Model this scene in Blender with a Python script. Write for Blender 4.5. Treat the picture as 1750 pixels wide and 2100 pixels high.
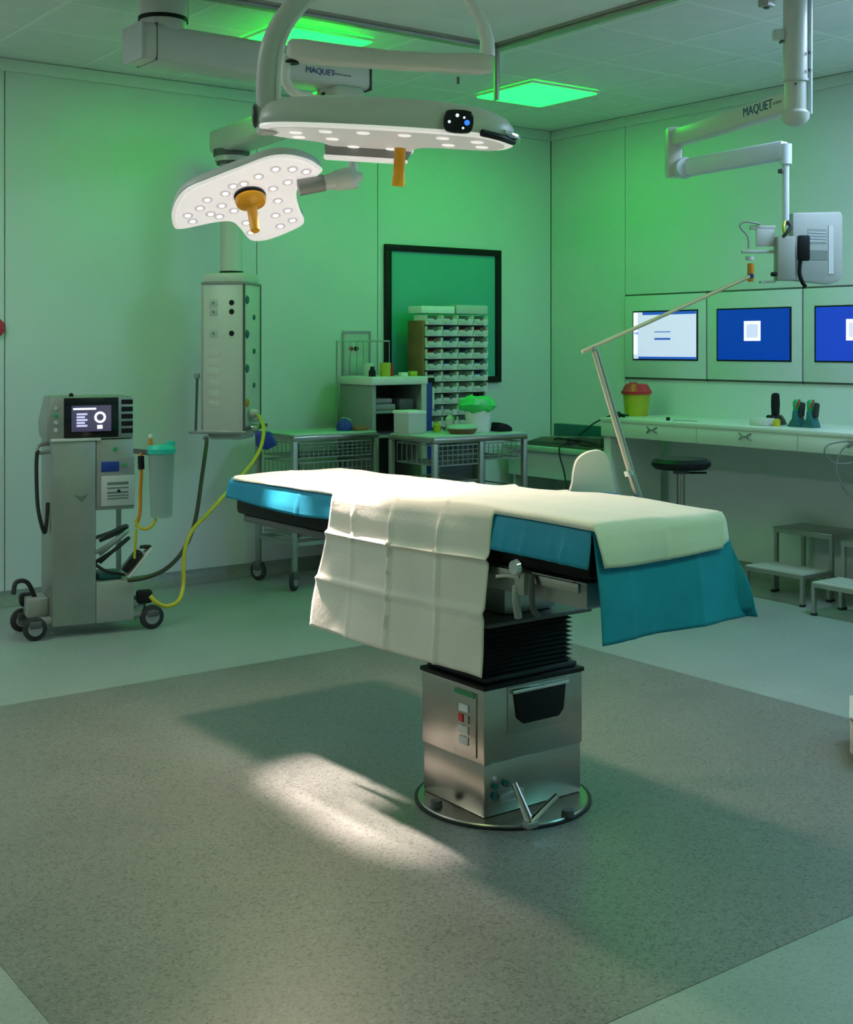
import bpy, bmesh, math, random
from math import pi, sin, cos, radians
from mathutils import Vector, Matrix, noise
random.seed(4)
for o in list(bpy.data.objects): bpy.data.objects.remove(o)
scene = bpy.context.scene
COL = scene.collection

# ------------------------------------------------------------------ camera
EYE, FPX, CXP, HYP = 1.5, 2625.0, 875.0, 710.0          # eye height, focal length and horizon of the 1750x2100 frame
HEAD = math.atan2(4400 - 875, FPX)
FW = Vector((cos(HEAD), sin(HEAD), 0)); RT = Vector((sin(HEAD), -cos(HEAD), 0)); UP = Vector((0, 0, 1))
cam = bpy.data.cameras.new('camera'); camo = bpy.data.objects.new('camera', cam); COL.objects.link(camo)
camo.location = (0, 0, EYE); camo.rotation_euler = (pi / 2, 0, HEAD - pi / 2)
cam.sensor_fit = 'HORIZONTAL'; cam.sensor_width = 36.0; cam.lens = FPX / 1750 * 36
cam.shift_y = -(1050 - HYP) / 1750; cam.clip_start = 0.02
scene.camera = camo
# ------------------------------------------------------------------ world, exposure
w = bpy.data.worlds.new('world'); scene.world = w; w.use_nodes = True
w.node_tree.nodes['Background'].inputs[0].default_value = (0.02, 0.03, 0.025, 1)
w.node_tree.nodes['Background'].inputs[1].default_value = 0.3
vs = scene.view_settings
vs.view_transform = 'Standard'; vs.look = 'None'; vs.gamma = 1.0; vs.use_curve_mapping = False
vs.exposure = 0.0
# strengths of the room's lights and of the added fill panels
PANEL = {                                    # colour x strength: green ceiling panels, then unseen added fill panels
    'green': (0.022, 14.6, 0.28),
    'left_far': (20, 23.5, 23),
    'left_near': (3.0, 4.2, 2.0),
    'front': (7, 13.5, 6),
    'right_far': (14, 19, 27),
    'right_near': (2.5, 12, 13.5),
}
SPOT1_NARROW, SPOT1_WIDE, SPOT2_NARROW, SPOT2_WIDE = (2850, 2300, 2050), (98, 79, 57), (110, 90, 80), (42, 30, 27)

def at(px, py, z=None, X=None, Y=None, d=None):
    r = FW + RT * (px - CXP) / FPX + UP * (HYP - py) / FPX
    if z is not None: t = (z - EYE) / r.z
    elif X is not None: t = X / r.x
    elif Y is not None: t = Y / r.y
    else: t = d
    return Vector((0, 0, EYE)) + r * t

# ------------------------------------------------------------------ materials
MATS = {}
def mat(name, col, rough=0.5, metal=0.0, emit=None, es=0.0, spec=0.5, trans=0.0, alpha=1.0, var=0.0, vscale=20.0, bump=0.0, bscale=60.0, coat=0.0, sheen=0.0):
    m = bpy.data.materials.new(name); m.use_nodes = True; nt = m.node_tree
    b = nt.nodes['Principled BSDF']
    b.inputs['Base Color'].default_value = (*col, 1); b.inputs['Roughness'].default_value = rough
    b.inputs['Metallic'].default_value = metal; b.inputs['Specular IOR Level'].default_value = spec
    b.inputs['Transmission Weight'].default_value = trans; b.inputs['Alpha'].default_value = alpha
    b.inputs['Coat Weight'].default_value = coat; b.inputs['Sheen Weight'].default_value = sheen
    if emit: b.inputs['Emission Color'].default_value = (*emit, 1); b.inputs['Emission Strength'].default_value = es
    tc = nt.nodes.new('ShaderNodeTexCoord')
    if var:
        n = nt.nodes.new('ShaderNodeTexNoise'); n.inputs['Scale'].default_value = vscale; n.inputs['Detail'].default_value = 4
        nt.links.new(tc.outputs['Object'], n.inputs['Vector'])
        r = nt.nodes.new('ShaderNodeValToRGB')
        r.color_ramp.elements[0].position = 0.3; r.color_ramp.elements[1].position = 0.7
        r.color_ramp.elements[0].color = (*[max(0, c * (1 - var)) for c in col], 1)
        r.color_ramp.elements[1].color = (*[min(1, c * (1 + var)) for c in col], 1)
        nt.links.new(n.outputs['Fac'], r.inputs['Fac']); nt.links.new(r.outputs['Color'], b.inputs['Base Color'])
    if bump:
        n2 = nt.nodes.new('ShaderNodeTexNoise'); n2.inputs['Scale'].default_value = bscale; n2.inputs['Detail'].default_value = 3
        nt.links.new(tc.outputs['Object'], n2.inputs['Vector'])
        bp = nt.nodes.new('ShaderNodeBump'); bp.inputs['Strength'].default_value = bump; bp.inputs['Distance'].default_value = 0.01
        nt.links.new(n2.outputs['Fac'], bp.inputs['Height']); nt.links.new(bp.outputs['Normal'], b.inputs['Normal'])
    MATS[name] = m
    return m
def floor_mat(name, base, dark, light, rough):
    m = bpy.data.materials.new(name); m.use_nodes = True; nt = m.node_tree; b = nt.nodes['Principled BSDF']
    tc = nt.nodes.new('ShaderNodeTexCoord')
    v = nt.nodes.new('ShaderNodeTexVoronoi'); v.inputs['Scale'].default_value = 150; v.inputs['Randomness'].default_value = 1
    nt.links.new(tc.outputs['Object'], v.inputs['Vector'])
    r = nt.nodes.new('ShaderNodeValToRGB'); r.color_ramp.interpolation = 'LINEAR'
    e = r.color_ramp.elements; e[0].position = 0.0; e[0].color = (*dark, 1); e[1].position = 1.0; e[1].color = (*light, 1)
    e.new(0.16).color = (*[0.5 * (a + c) for a, c in zip(dark, base)], 1)
    e.new(0.30).color = (*base, 1); e.new(0.80).color = (*base, 1)
    sp = nt.nodes.new('ShaderNodeSeparateColor'); nt.links.new(v.outputs['Color'], sp.inputs['Color'])
    nt.links.new(sp.outputs['Red'], r.inputs['Fac'])
    n = nt.nodes.new('ShaderNodeTexNoise'); n.inputs['Scale'].default_value = 3.0; n.inputs['Detail'].default_value = 5
    nt.links.new(tc.outputs['Object'], n.inputs['Vector'])
    mx = nt.nodes.new('ShaderNodeMixRGB'); mx.blend_type = 'MULTIPLY'; mx.inputs['Fac'].default_value = 0.25
    nt.links.new(r.outputs['Color'], mx.inputs[1]); nt.links.new(n.outputs['Fac'], mx.inputs[2])
    nt.links.new(mx.outputs['Color'], b.inputs['Base Color']); b.inputs['Roughness'].default_value = rough
    rr = nt.nodes.new('ShaderNodeMapRange'); rr.inputs['To Min'].default_value = rough - 0.06; rr.inputs['To Max'].default_value = rough + 0.08
    nt.links.new(n.outputs['Fac'], rr.inputs['Value']); nt.links.new(rr.outputs['Result'], b.inputs['Roughness'])
    MATS[name] = m
mat('wall', (0.66, 0.68, 0.69), 0.45, var=0.02, vscale=2)
mat('joint', (0.30, 0.32, 0.29), 0.7, var=0.05)
mat('ceil', (0.78, 0.80, 0.79), 0.75, var=0.03, vscale=8, bump=0.15, bscale=150)
mat('grid', (0.86, 0.88, 0.85), 0.5, var=0.02)
mat('canopy', (0.85, 0.86, 0.84), 0.85, var=0.04, vscale=4)
mat('rail', (0.40, 0.38, 0.34), 0.35, 0.7, var=0.05)
floor_mat('floor', (0.315, 0.365, 0.335), (0.255, 0.30, 0.275), (0.355, 0.405, 0.375), 0.36)
floor_mat('inset', (0.195, 0.20, 0.185), (0.105, 0.11, 0.105), (0.25, 0.255, 0.235), 0.36)
mat('cove', (0.22, 0.24, 0.22), 0.45, var=0.08, vscale=40)
mat('white', (0.72, 0.71, 0.67), 0.32, var=0.02, vscale=6)
mat('cream', (0.62, 0.61, 0.55), 0.35, var=0.02, vscale=6)
mat('greywhite', (0.52, 0.53, 0.50), 0.4, var=0.03, vscale=8)
mat('paleblue', (0.66, 0.72, 0.78), 0.35, var=0.02)
mat('grey', (0.26, 0.27, 0.26), 0.45, var=0.05, vscale=15)
mat('darkgrey', (0.085, 0.09, 0.088), 0.5, var=0.08, vscale=15)
mat('black', (0.010, 0.010, 0.011), 0.5, var=0.1, spec=0.2)
mat('blackgloss', (0.01, 0.01, 0.012), 0.12, var=0.05)
mat('rubber', (0.02, 0.02, 0.022), 0.65, var=0.1, vscale=30)
mat('steel', (0.44, 0.40, 0.35), 0.27, 1.0, var=0.05, vscale=8, bump=0.02, bscale=200)
mat('steel_dull', (0.40, 0.41, 0.38), 0.45, 0.85, var=0.06, vscale=10)
mat('chrome', (0.75, 0.74, 0.72), 0.12, 1.0, var=0.02)
mat('lamplit_metal', (0.74, 0.60, 0.53), 0.35, 0.25, var=0.03)  # pinkish base colour holds the warm lamp light falling on the pole
mat('sheet', (0.70, 0.67, 0.59), 0.85, var=0.03, vscale=5, bump=0.08, bscale=60, sheen=0.2)
mat('drape', (0.0, 0.26, 0.42), 0.65, var=0.10, vscale=7, bump=0.06, bscale=30)
mat('orange', (1.0, 0.42, 0.01), 0.4, var=0.03)
mat('amber', (0.62, 0.22, 0.01), 0.35, var=0.08)
mat('yellow', (0.50, 0.44, 0.01), 0.45, var=0.06)
mat('lime', (0.42, 0.42, 0.02), 0.4, var=0.08)
mat('red', (0.55, 0.02, 0.03), 0.4, var=0.06)
mat('blue', (0.01, 0.04, 0.28), 0.45, var=0.08)
mat('skyblue', (0.04, 0.22, 0.48), 0.5, var=0.08)
mat('teal', (0.02, 0.50, 0.38), 0.4, var=0.05)
mat('darkteal', (0.01, 0.12, 0.12), 0.4, var=0.08)
mat('greenbag', (0.05, 0.62, 0.14), 0.35, var=0.12, vscale=14)
mat('greentop', (0.40, 0.55, 0.44), 0.3, var=0.04)
mat('wood', (0.22, 0.10, 0.035), 0.55, var=0.2, vscale=9)
mat('brownhose', (0.03, 0.025, 0.012), 0.4, var=0.1)
mat('binwhite', (0.76, 0.79, 0.74), 0.4, var=0.05, vscale=12)
mat('pane', (0.09, 0.42, 0.36), 0.12, var=0.06, vscale=1.2, spec=0.6)
mat('clear', (0.34, 0.46, 0.41), 0.08, alpha=0.40, var=0.02)
mat('monitorback', (0.34, 0.35, 0.31), 0.45, var=0.03)
mat('towerpanel', (0.30, 0.32, 0.28), 0.45, var=0.04)
mat('lettering', (0.04, 0.04, 0.22), 0.5, var=0.02)
mat('smalllettering', (0.30, 0.30, 0.30), 0.5, var=0.02)
mat('marking', (0.16, 0.19, 0.16), 0.5, var=0.04)
for k_, c_ in PANEL.items():
    m_ = max(max(c_), 1e-6); mat('panel_' + k_, (0.3, 0.4, 0.35), 0.5, emit=tuple(v / m_ for v in c_), es=m_)
mat('lampface', (0.70, 0.67, 0.66), 0.3, emit=(1.0, 0.92, 0.91), es=0.58)
mat('lamplens', (0.7, 0.68, 0.68), 0.2, emit=(1.0, 0.95, 0.94), es=4.0)
mat('lampring', (0.45, 0.43, 0.44), 0.35, emit=(1.0, 0.92, 0.92), es=0.38)
mat('lamprim', (0.8, 0.78, 0.76), 0.3, emit=(1.0, 0.93, 0.9), es=0.45)
mat('lampdim', (0.55, 0.53, 0.50), 0.3, emit=(1.0, 0.93, 0.9), es=0.22)
mat('lensdim', (0.6, 0.58, 0.55), 0.3, emit=(1.0, 0.93, 0.9), es=0.7)
mat('scr_white', (0.6, 0.6, 0.8), 0.3, emit=(0.64, 0.60, 0.90), es=0.75)
mat('scr_brightwhite', (0.8, 0.8, 0.9), 0.3, emit=(0.85, 0.85, 1.0), es=1.0)
mat('scr_blue', (0.0, 0.02, 0.2), 0.25, emit=(0.0, 0.045, 0.40), es=0.75)
mat('scr_violet', (0.0, 0.02, 0.2), 0.25, emit=(0.01, 0.055, 0.55), es=0.8)
mat('scr_bar', (0.0, 0.05, 0.3), 0.25, emit=(0.02, 0.10, 0.50), es=0.8)
mat('scr_dark', (0.02, 0.02, 0.05), 0.2, emit=(0.10, 0.10, 0.22), es=0.35)
mat('dot_blue', (0.0, 0.1, 0.6), 0.3, emit=(0.03, 0.15, 1.0), es=1.6)
mat('dot_white', (0.8, 0.8, 0.8), 0.3, emit=(0.8, 0.9, 1.0), es=0.9)
mat('greenlight', (0.02, 0.35, 0.12), 0.4, var=0.03)

# ------------------------------------------------------------------ builders
MW = {}
def mtx(o): return MW.get(o.name, Matrix())
def thing(name, label, cat, loc=(0, 0, 0), rotz=0.0, group=None, kind=None):
    o = bpy.data.objects.new(name, None); COL.objects.link(o); o.empty_display_size = 0.1
    o.location = loc; o.rotation_euler = (0, 0, rotz)
    MW[o.name] = Matrix.Translation(Vector(loc)) @ Matrix.Rotation(rotz, 4, 'Z')
    if label: o['label'] = label
    if cat: o['category'] = cat
    if group: o['group'] = group
    if kind: o['kind'] = kind
    return o
def tag(o, label, cat, group=None):
    o['label'] = label; o['category'] = cat
    if group: o['group'] = group
    return o
def dup(root, loc, rotz=None, label=None):
    r = root.copy(); COL.objects.link(r); r.location = loc
    if rotz is not None: r.rotation_euler = (0, 0, rotz)
    if label: r['label'] = label
    for ch in [c for c in bpy.data.objects if c.parent == root]:
        c = ch.copy(); COL.objects.link(c); c.parent = r
        for g in [k for k in bpy.data.objects if k.parent == ch]:
            d = g.copy(); COL.objects.link(d); d.parent = c
    return r
def spline(pts, n=8):
    P = [Vector(p) for p in pts]; out = []
    for i in range(len(P) - 1):
        p0 = P[max(i - 1, 0)]; p1 = P[i]; p2 = P[i + 1]; p3 = P[min(i + 2, len(P) - 1)]
        for k in range(n):
            t = k / n
            out.append(0.5 * ((2 * p1) + (p2 - p0) * t + (2 * p0 - 5 * p1 + 4 * p2 - p3) * t * t + (3 * p1 - p0 - 3 * p2 + p3) * t ** 3))
    out.append(P[-1]); return out
def loopspline(pts, n=5):
    P = [Vector(p) for p in pts]; N = len(P); out = []
    for i in range(N):
        p0, p1, p2, p3 = P[i - 1], P[i], P[(i + 1) % N], P[(i + 2) % N]
        for k in range(n):
            t = k / n
            out.append(0.5 * ((2 * p1) + (p2 - p0) * t + (2 * p0 - 5 * p1 + 4 * p2 - p3) * t * t + (3 * p1 - p0 - 3 * p2 + p3) * t ** 3))
    return out
class MB:
    def __init__(s): s.v = []; s.f = []
    def add(s, vs, fs, M=None):
        o = len(s.v)
        s.v += [(M @ Vector(v)) if M else Vector(v) for v in vs]
        s.f += [[i + o for i in f] for f in fs]; return s
    def box(s, x0, x1, y0, y1, z0, z1, M=None):
        v = [(x0, y0, z0), (x1, y0, z0), (x1, y1, z0), (x0, y1, z0), (x0, y0, z1), (x1, y0, z1), (x1, y1, z1), (x0, y1, z1)]
        return s.add(v, [[3, 2, 1, 0], [4, 5, 6, 7], [0, 1, 5, 4], [1, 2, 6, 5], [2, 3, 7, 6], [3, 0, 4, 7]], M)
    def cbox(s, c, size, M=None):
        c = Vector(c); a = Vector(size) / 2
        return s.box(c.x - a.x, c.x + a.x, c.y - a.y, c.y + a.y, c.z - a.z, c.z + a.z, M)
    def loft(s, rings, cap=True, closed=True):
        n = len(rings[0]); vs = [p for r in rings for p in r]; fs = []
        for i in range(len(rings) - 1):
            for j in range(n if closed else n - 1):
                k = (j + 1) % n
                fs.append([i * n + j, i * n + k, (i + 1) * n + k, (i + 1) * n + j])
        if cap and closed:
            fs.append(list(range(n))[::-1]); fs.append([(len(rings) - 1) * n + j for j in range(n)])
        return s.add(vs, fs)
    def tube(s, pts, r, n=10, cap=True):
        pts = [Vector(p) for p in pts]; rs = r if isinstance(r, (list, tuple)) else [r] * len(pts)
        t0 = (pts[1] - pts[0]).normalized()
        a = t0.orthogonal().normalized(); rings = []
        for i, p in enumerate(pts):
            t = (pts[min(i + 1, len(pts) - 1)] - pts[max(i - 1, 0)]).normalized()
            a = (a - t * a.dot(t))
            a = a.normalized() if a.length > 1e-6 else t.orthogonal().normalized()
            b = t.cross(a)
            rings.append([p + (a * cos(2 * pi * k / n) + b * sin(2 * pi * k / n)) * rs[i] for k in range(n)])
        return s.loft(rings, cap)
    def cyl(s, p0, p1, r0, r1=None, n=20): return s.tube([p0, p1], [r0, r1 if r1 is not None else r0], n)
    def lathe(s, prof, c=(0, 0, 0), n=28, M=None):
        c = Vector(c); rings = []
        for r, z in prof:
            rings.append([(M @ Vector((max(r, 1e-4) * cos(2 * pi * k / n), max(r, 1e-4) * sin(2 * pi * k / n), z)) if M else Vector((max(r, 1e-4) * cos(2 * pi * k / n), max(r, 1e-4) * sin(2 * pi * k / n), z))) + c for k in range(n)])
        return s.loft(rings)
    def bar(s, p0, p1, wd, ht, up=(0, 0, 1)):
        p0 = Vector(p0); p1 = Vector(p1); t = (p1 - p0).normalized(); u = Vector(up)
        sd = t.cross(u).normalized(); u = sd.cross(t).normalized()
        rings = [[p + sd * a * wd / 2 + u * b * ht / 2 for a, b in ((-1, -1), (1, -1), (1, 1), (-1, 1))] for p in (p0, p1)]
        return s.loft(rings)
    def prism(s, poly, z0, z1, M=None):
        r = [[Vector((x, y, z)) for x, y in poly] for z in (z0, z1)]
        if M: r = [[M @ p for p in q] for q in r]
        return s.loft(r)
    def build(s, name, m, parent=None, local=False, bevel=0.0, seg=2, smooth=False, ang=35, kind=None, label=None, solid=0.0, origin=None):
        me = bpy.data.meshes.new(name)
        T = Matrix()
        if parent and not local: T = mtx(parent).inverted()
        vs = [T @ v for v in s.v]
        o_loc = Vector((0, 0, 0))
        if origin == 'centre':
            mn = Vector([min(v[i] for v in vs) for i in range(3)]); mxv = Vector([max(v[i] for v in vs) for i in range(3)])
            o_loc = Vector(((mn.x + mxv.x) / 2, (mn.y + mxv.y) / 2, mn.z)); vs = [v - o_loc for v in vs]
        me.from_pydata([tuple(v) for v in vs], [], s.f)
        bm = bmesh.new(); bm.from_mesh(me)
        bmesh.ops.recalc_face_normals(bm, faces=bm.faces)
        if bevel:
            es = [e for e in bm.edges if len(e.link_faces) == 2 and e.calc_face_angle(0) > 0.6]
            bmesh.ops.bevel(bm, geom=es, offset=bevel, segments=seg, profile=0.5, affect='EDGES', clamp_overlap=True)
        bm.to_mesh(me); bm.free()
        me.materials.append(MATS[m])
        if smooth or bevel:
            me.shade_smooth(); me.set_sharp_from_angle(angle=radians(ang))
        o = bpy.data.objects.new(name, me); COL.objects.link(o); o.location = o_loc
        if solid:
            md = o.modifiers.new('thickness', 'SOLIDIFY'); md.thickness = solid; md.offset = 0
        if parent: o.parent = parent; MW[o.name] = mtx(parent) @ Matrix.Translation(o_loc)
        else: MW[o.name] = Matrix.Translation(o_loc)
        if kind: o['kind'] = kind
        if label: o['label'] = label
        return o
def struct(name, mb, m, parent=None, **k): return mb.build(name, m, parent, kind='structure', **k)
def text_part(name, body, size, m, parent, M, depth=0.001):
    cu = bpy.data.curves.new(name, 'FONT'); cu.body = body; cu.size = size; cu.extrude = depth; cu.align_x = 'CENTER'; cu.align_y = 'CENTER'
    cu.resolution_u = 3
    tmp = bpy.data.objects.new(name + '_tmp', cu); COL.objects.link(tmp)
    me = bpy.data.meshes.new_from_object(tmp); bpy.data.objects.remove(tmp); bpy.data.curves.remove(cu)
    me.transform(mtx(parent).inverted() @ M)
    me.name = name; me.materials.clear(); me.materials.append(MATS[m])
    o = bpy.data.objects.new(name, me); COL.objects.link(o); o.parent = parent
    return o
def frame(o, x, y, z):            # matrix with given axes
    M = Matrix.Identity(4)
    for i, a in enumerate((x, y, z)):
        for k in range(3): M[k][i] = a[k]
    for k in range(3): M[k][3] = o[k]
    return M
V = Vector

# ================================================================== THE ROOM
YW, XR, ZC = 7.415, 6.73, 3.17
X0, Y0 = -2.4, -2.3
IX0, IX1, IY0, IY1 = 1.024, 4.445, 2.035, 5.335          # dark inset in the floor, air canopy above it
fl = struct('floor', MB().box(X0 - .1, XR + .1, Y0 - .1, YW + .1, -0.1, 0.0), 'floor')
MB().box(IX0, IX1, IY0, IY1, -0.02, 0.0015).build('inset_flooring', 'inset', fl, label='dark grey speckled square let into the pale floor')
# back wall: backing and separate panels with open joints
wb = struct('wall_back', MB().box(X0 - .1, XR + .1, YW + .018, YW + .12, 0, ZC + .05), 'joint')
seams = [X0, -0.85, 0.81, 2.472, 4.131, 5.095, XR]
for a, b in zip(seams[:-1], seams[1:]):
    MB().box(a + .003, b - .003, YW, YW + .02, 0.02, ZC).build('wall_panel', 'wall', wb, bevel=.002, seg=1)
wr = struct('wall_right', MB().box(XR + .018, XR + .12, Y0 - .1, YW, 0, ZC + .05), 'joint')
segs = [YW, 6.615, 4.266, 2.6, 0.95, -0.7, Y0]
for a, b in zip(segs[:-1], segs[1:]):
    MB().box(XR, XR + .02, b + .003, a - .003, 0.02, ZC).build('wall_panel', 'wall', wr, bevel=.002, seg=1)
struct('wall_left', MB().box(X0 - .12, X0, Y0, YW, 0, ZC + .05), 'wall')
struct('wall_front', MB().box(X0 - .12, XR + .12, Y0 - .12, Y0, 0, ZC + .05), 'wall')
# coved skirting
def cove(p0, p1, inward, name):
    p0 = V(p0); p1 = V(p1); inward = V(inward); R = 0.08
    prof = [(0, 0), (R, 0)] + [(R - R * sin(t), R - R * cos(t)) for t in [i * pi / 2 / 6 for i in range(1, 7)]]
    rings = [[p + inward * (a + .001) + UP * b for a, b in prof] for p in (p0, p1)]
    struct(name, MB().loft(rings), 'cove', smooth=True)
cove((X0, YW, .001), (XR, YW, .001), (0, -1, 0), 'baseboard_back')
cove((XR, Y0, .001), (XR, YW, .001), (-1, 0, 0), 'baseboard_right')
# crown trim
struct('trim_1', MB().box(X0, XR, YW - .025, YW, ZC - .075, ZC - .0025), 'wall', bevel=.006)
struct('trim_2', MB().box(XR - .025, XR, Y0, YW - .026, ZC - .075, ZC - .0025), 'wall', bevel=.006)
# ceiling: slab, grid and tiles
ce = struct('ceiling', MB().box(X0 - .12, XR + .12, Y0 - .12, YW + .12, ZC + .02, ZC + .12), 'joint')
gx = [5.31 + .6 * k for k in range(-13, 3)]; gy = [6.02 + .6 * k for k in range(-14, 3)]
gx = [X0] + [x for x in gx if X0 + .05 < x < XR - .05] + [XR]; gy = [Y0] + [y for y in gy if Y0 + .05 < y < YW - .05] + [YW]
for x in gx[1:-1]: MB().box(x - .013, x + .013, Y0, YW, ZC - .002, ZC + .004).build('grid_bar', 'grid', ce)
for y in gy[1:-1]: MB().box(X0, XR, y - .013, y + .013, ZC - .0015, ZC + .005).build('grid_bar', 'grid', ce)
far = MB(); tmesh = {}
for xa, xb in zip(gx[:-1], gx[1:]):
    for ya, yb in zip(gy[:-1], gy[1:]):
        cx, cy = (xa + xb) / 2, (ya + yb) / 2
        c = V((cx, cy, ZC)) - V((0, 0, EYE)); dd = c.dot(FW)
        seen = False
        if dd > 1.5:
            u = CXP + FPX * c.dot(RT) / dd; vv = HYP - FPX * c.z / dd
            seen = -500 < u < 2250 and vv > -250
        if seen and not (IX0 < xa and xb < IX1 and IY0 < ya and yb < IY1):
            key = (round(xb - xa, 3), round(yb - ya, 3))
            if key not in tmesh:
                t = MB().box(-(xb - xa) / 2 + .008, (xb - xa) / 2 - .008, -(yb - ya) / 2 + .008, (yb - ya) / 2 - .008, 0, .016).build('ceiling_tile', 'ceil', None, bevel=.003, seg=1)
                tmesh[key] = t.data
            else:
                t = bpy.data.objects.new('ceiling_tile', tmesh[key]); COL.objects.link(t)
            t.parent = ce; t.location = (cx, cy, ZC)
        else: far.box(xa + .008, xb - .008, ya + .008, yb - .008, ZC, ZC + .016)
far.build('ceiling_tile', 'ceil', ce, kind='stuff')
# air canopy
t = thing('air_canopy', 'grey rectangular laminar airflow canopy framed by metal rails on the ceiling', 'air canopy', ((IX0 + IX1) / 2, (IY0 + IY1) / 2, 3.1))
MB().box(IX0 + .02, IX1 - .02, IY0 + .02, IY1 - .02, 3.125, ZC - .008).build('filter_field', 'canopy', t)
for a in ((IX0 - .03, IX1 + .03, IY0 - .03, IY0 + .03), (IX0 - .03, IX1 + .03, IY1 - .03, IY1 + .03), (IX0 - .03, IX0 + .03, IY0 + .03, IY1 - .03), (IX1 - .03, IX1 + .03, IY0 + .03, IY1 - .03)):
    MB().box(*a, 3.098, ZC - .007).build('rail', 'rail', t, bevel=.005)
for a in ((IX0 + .035, IX1 - .035, IY1 - .055, IY1 - .045), (IX1 - .055, IX1 - .045, IY0 + .035, IY1 - .06)):
    MB().box(*a, 3.112, 3.13).build('inner_rail', 'rail', t)
for x, y in ((IX0, IY0), (IX0, IY1), (IX1, IY0), (IX1, IY1)):
    MB().cyl((x, y, 2.834), (x, y, 3.098), .017).build('corner_post', 'rail', t, smooth=True)
# ceiling light panels: two green ones, the others unseen and added as fill
def panel(cx, cy, sx, sy, label, em, grp):
    t = thing('ceiling_light', label, 'ceiling light', (cx, cy, ZC - .04), 0, grp)
    f = MB()
    for a in ((-sx / 2, sx / 2, -sy / 2, -sy / 2 + .02), (-sx / 2, sx / 2, sy / 2 - .02, sy / 2), (-sx / 2, -sx / 2 + .02, -sy / 2 + .02, sy / 2 - .02), (sx / 2 - .02, sx / 2, -sy / 2 + .02, sy / 2 - .02)):
        f.box(a[0] + cx, a[1] + cx, a[2] + cy, a[3] + cy, ZC - .022, ZC - .006)
    f.build('frame', 'grid', t)
    MB().box(cx - sx / 2 + .02, cx + sx / 2 - .02, cy - sy / 2 + .02, cy + sy / 2 - .02, ZC - .028, ZC - .010).build('diffuser', em, t)
G = 'ceiling light panels'
panel(5.60, 6.31, .59, .59, 'square green lit ceiling panel near the far corner of the room', 'panel_green', G)
panel(3.62, 6.02, .60, .60, 'green lit ceiling panel partly hidden behind the lamp arms', 'panel_green', G)
panel(0.30, 5.70, .60, 1.2, 'added unseen pale green fill panel above the left of the room', 'panel_left_far', G)
panel(0.30, 2.60, .60, 1.2, 'added unseen pale green fill panel left of the air canopy', 'panel_left_near', G)
panel(2.70, 0.90, 1.2, .60, 'added unseen wide fill panel in front of the air canopy', 'panel_front', G)
panel(5.60, 3.10, .60, 1.2, 'added unseen cool white fill panel right of the air canopy', 'panel_right_far', G)
panel(5.60, 0.70, .60, 1.2, 'added unseen pale green fill panel in the right front corner', 'panel_right_near', G)

# window in the back wall
wn = thing('window_1', 'black framed square inspection window with a green dark pane', None, (5.67, YW, 1.235), 0, kind='structure')
MB().box(5.15, 6.195, YW - .012, YW + .004, 1.235, 2.215).build('pane', 'pane', wn)
for a in ((5.145, 6.205, 2.175, 2.22), (5.145, 6.205, 1.23, 1.275), (5.145, 5.195, 1.275, 2.175), (6.155, 6.205, 1.275, 2.175)):
    MB().box(a[0], a[1], YW - .03, YW - .0005, a[2], a[3]).build('window_frame', 'black', wn, bevel=.003)

# ================================================================== OPERATING TABLE
TX, TY = 2.757, 3.28
t = thing('operating_table', 'stainless steel operating table column with black bellows and padded top', 'operating table', (TX, TY, 0.0015))
MB().lathe([(0.0, .0015), (.282, .0015), (.286, .006), (.280, .014), (.0, .014)], (2.741, 3.257, 0), 56).build('base_plate', 'steel', t, smooth=True)
MB().lathe([(.287, .0012), (.293, .0012), (.293, .010), (.287, .010)], (2.741, 3.257, 0), 56).build('rim_seal', 'rubber', t, smooth=True)
MB().box(2.549, 2.965, 3.119, 3.441, .014, .185).build('lower_housing', 'steel', t, bevel=.006)
up = MB().box(2.545, 2.969, 3.115, 3.445, .178, .416).build('upper_housing', 'steel', t, bevel=.006)
MB().box(2.540, 2.974, 3.110, 3.450, .416, .432).build('housing_rim', 'black', t, bevel=.004)
MB().box(2.556, 2.958, 3.126, 3.434, .432, .452).build('bellows_collar', 'rubber', t, bevel=.009)
rings = []
n = 11
for i in range(n * 2 + 1):
    o = 0.0 if i % 2 == 0 else .017
    z = .452 + (.618 - .452) * i / (n * 2)
    rings.append([V((2.585 - o, 3.15 - o, z)), V((2.925 + o, 3.15 - o, z)), V((2.925 + o, 3.41 + o, z)), V((2.585 - o, 3.41 + o, z))])
MB().loft(rings).build('bellows', 'rubber', t)
MB().box(2.535, 2.985, 3.085, 3.475, .618, .632).build('top_plate', 'darkgrey', t, bevel=.004)
MB().box(2.65, 2.88, 3.14, 3.44, .632, .765).build('saddle', 'steel_dull', t, bevel=.02)
MB().box(2.495, 2.965, 2.60, 3.83, .762, .838).build('table_frame', 'steel_dull', t, bevel=.008)
MB().box(2.50, 2.96, 3.84, 4.60, .790, .819).build('extension_frame', 'darkgrey', t, bevel=.006)
MB().box(2.482, 2.985, 2.575, 3.83, .846, .945).build('cushion', 'black', t, bevel=.02)
MB().box(2.482, 2.985, 3.84, 4.635, .82, .94).build('cushion', 'black', t, bevel=.02)
rl = MB().box(2.462, 2.472, 2.60, 3.80, .812, .839).build('side_rail', 'steel', t, bevel=.002)
for y in (2.65, 3.0, 3.4, 3.75): MB().cyl((2.472, y, .825), (2.50, y, .825), .009).build('rail_stud', 'steel', rl, smooth=True)
MB().box(2.985, 2.995, 2.60, 3.80, .812, .839).build('side_rail', 'steel', t, bevel=.002)
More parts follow.
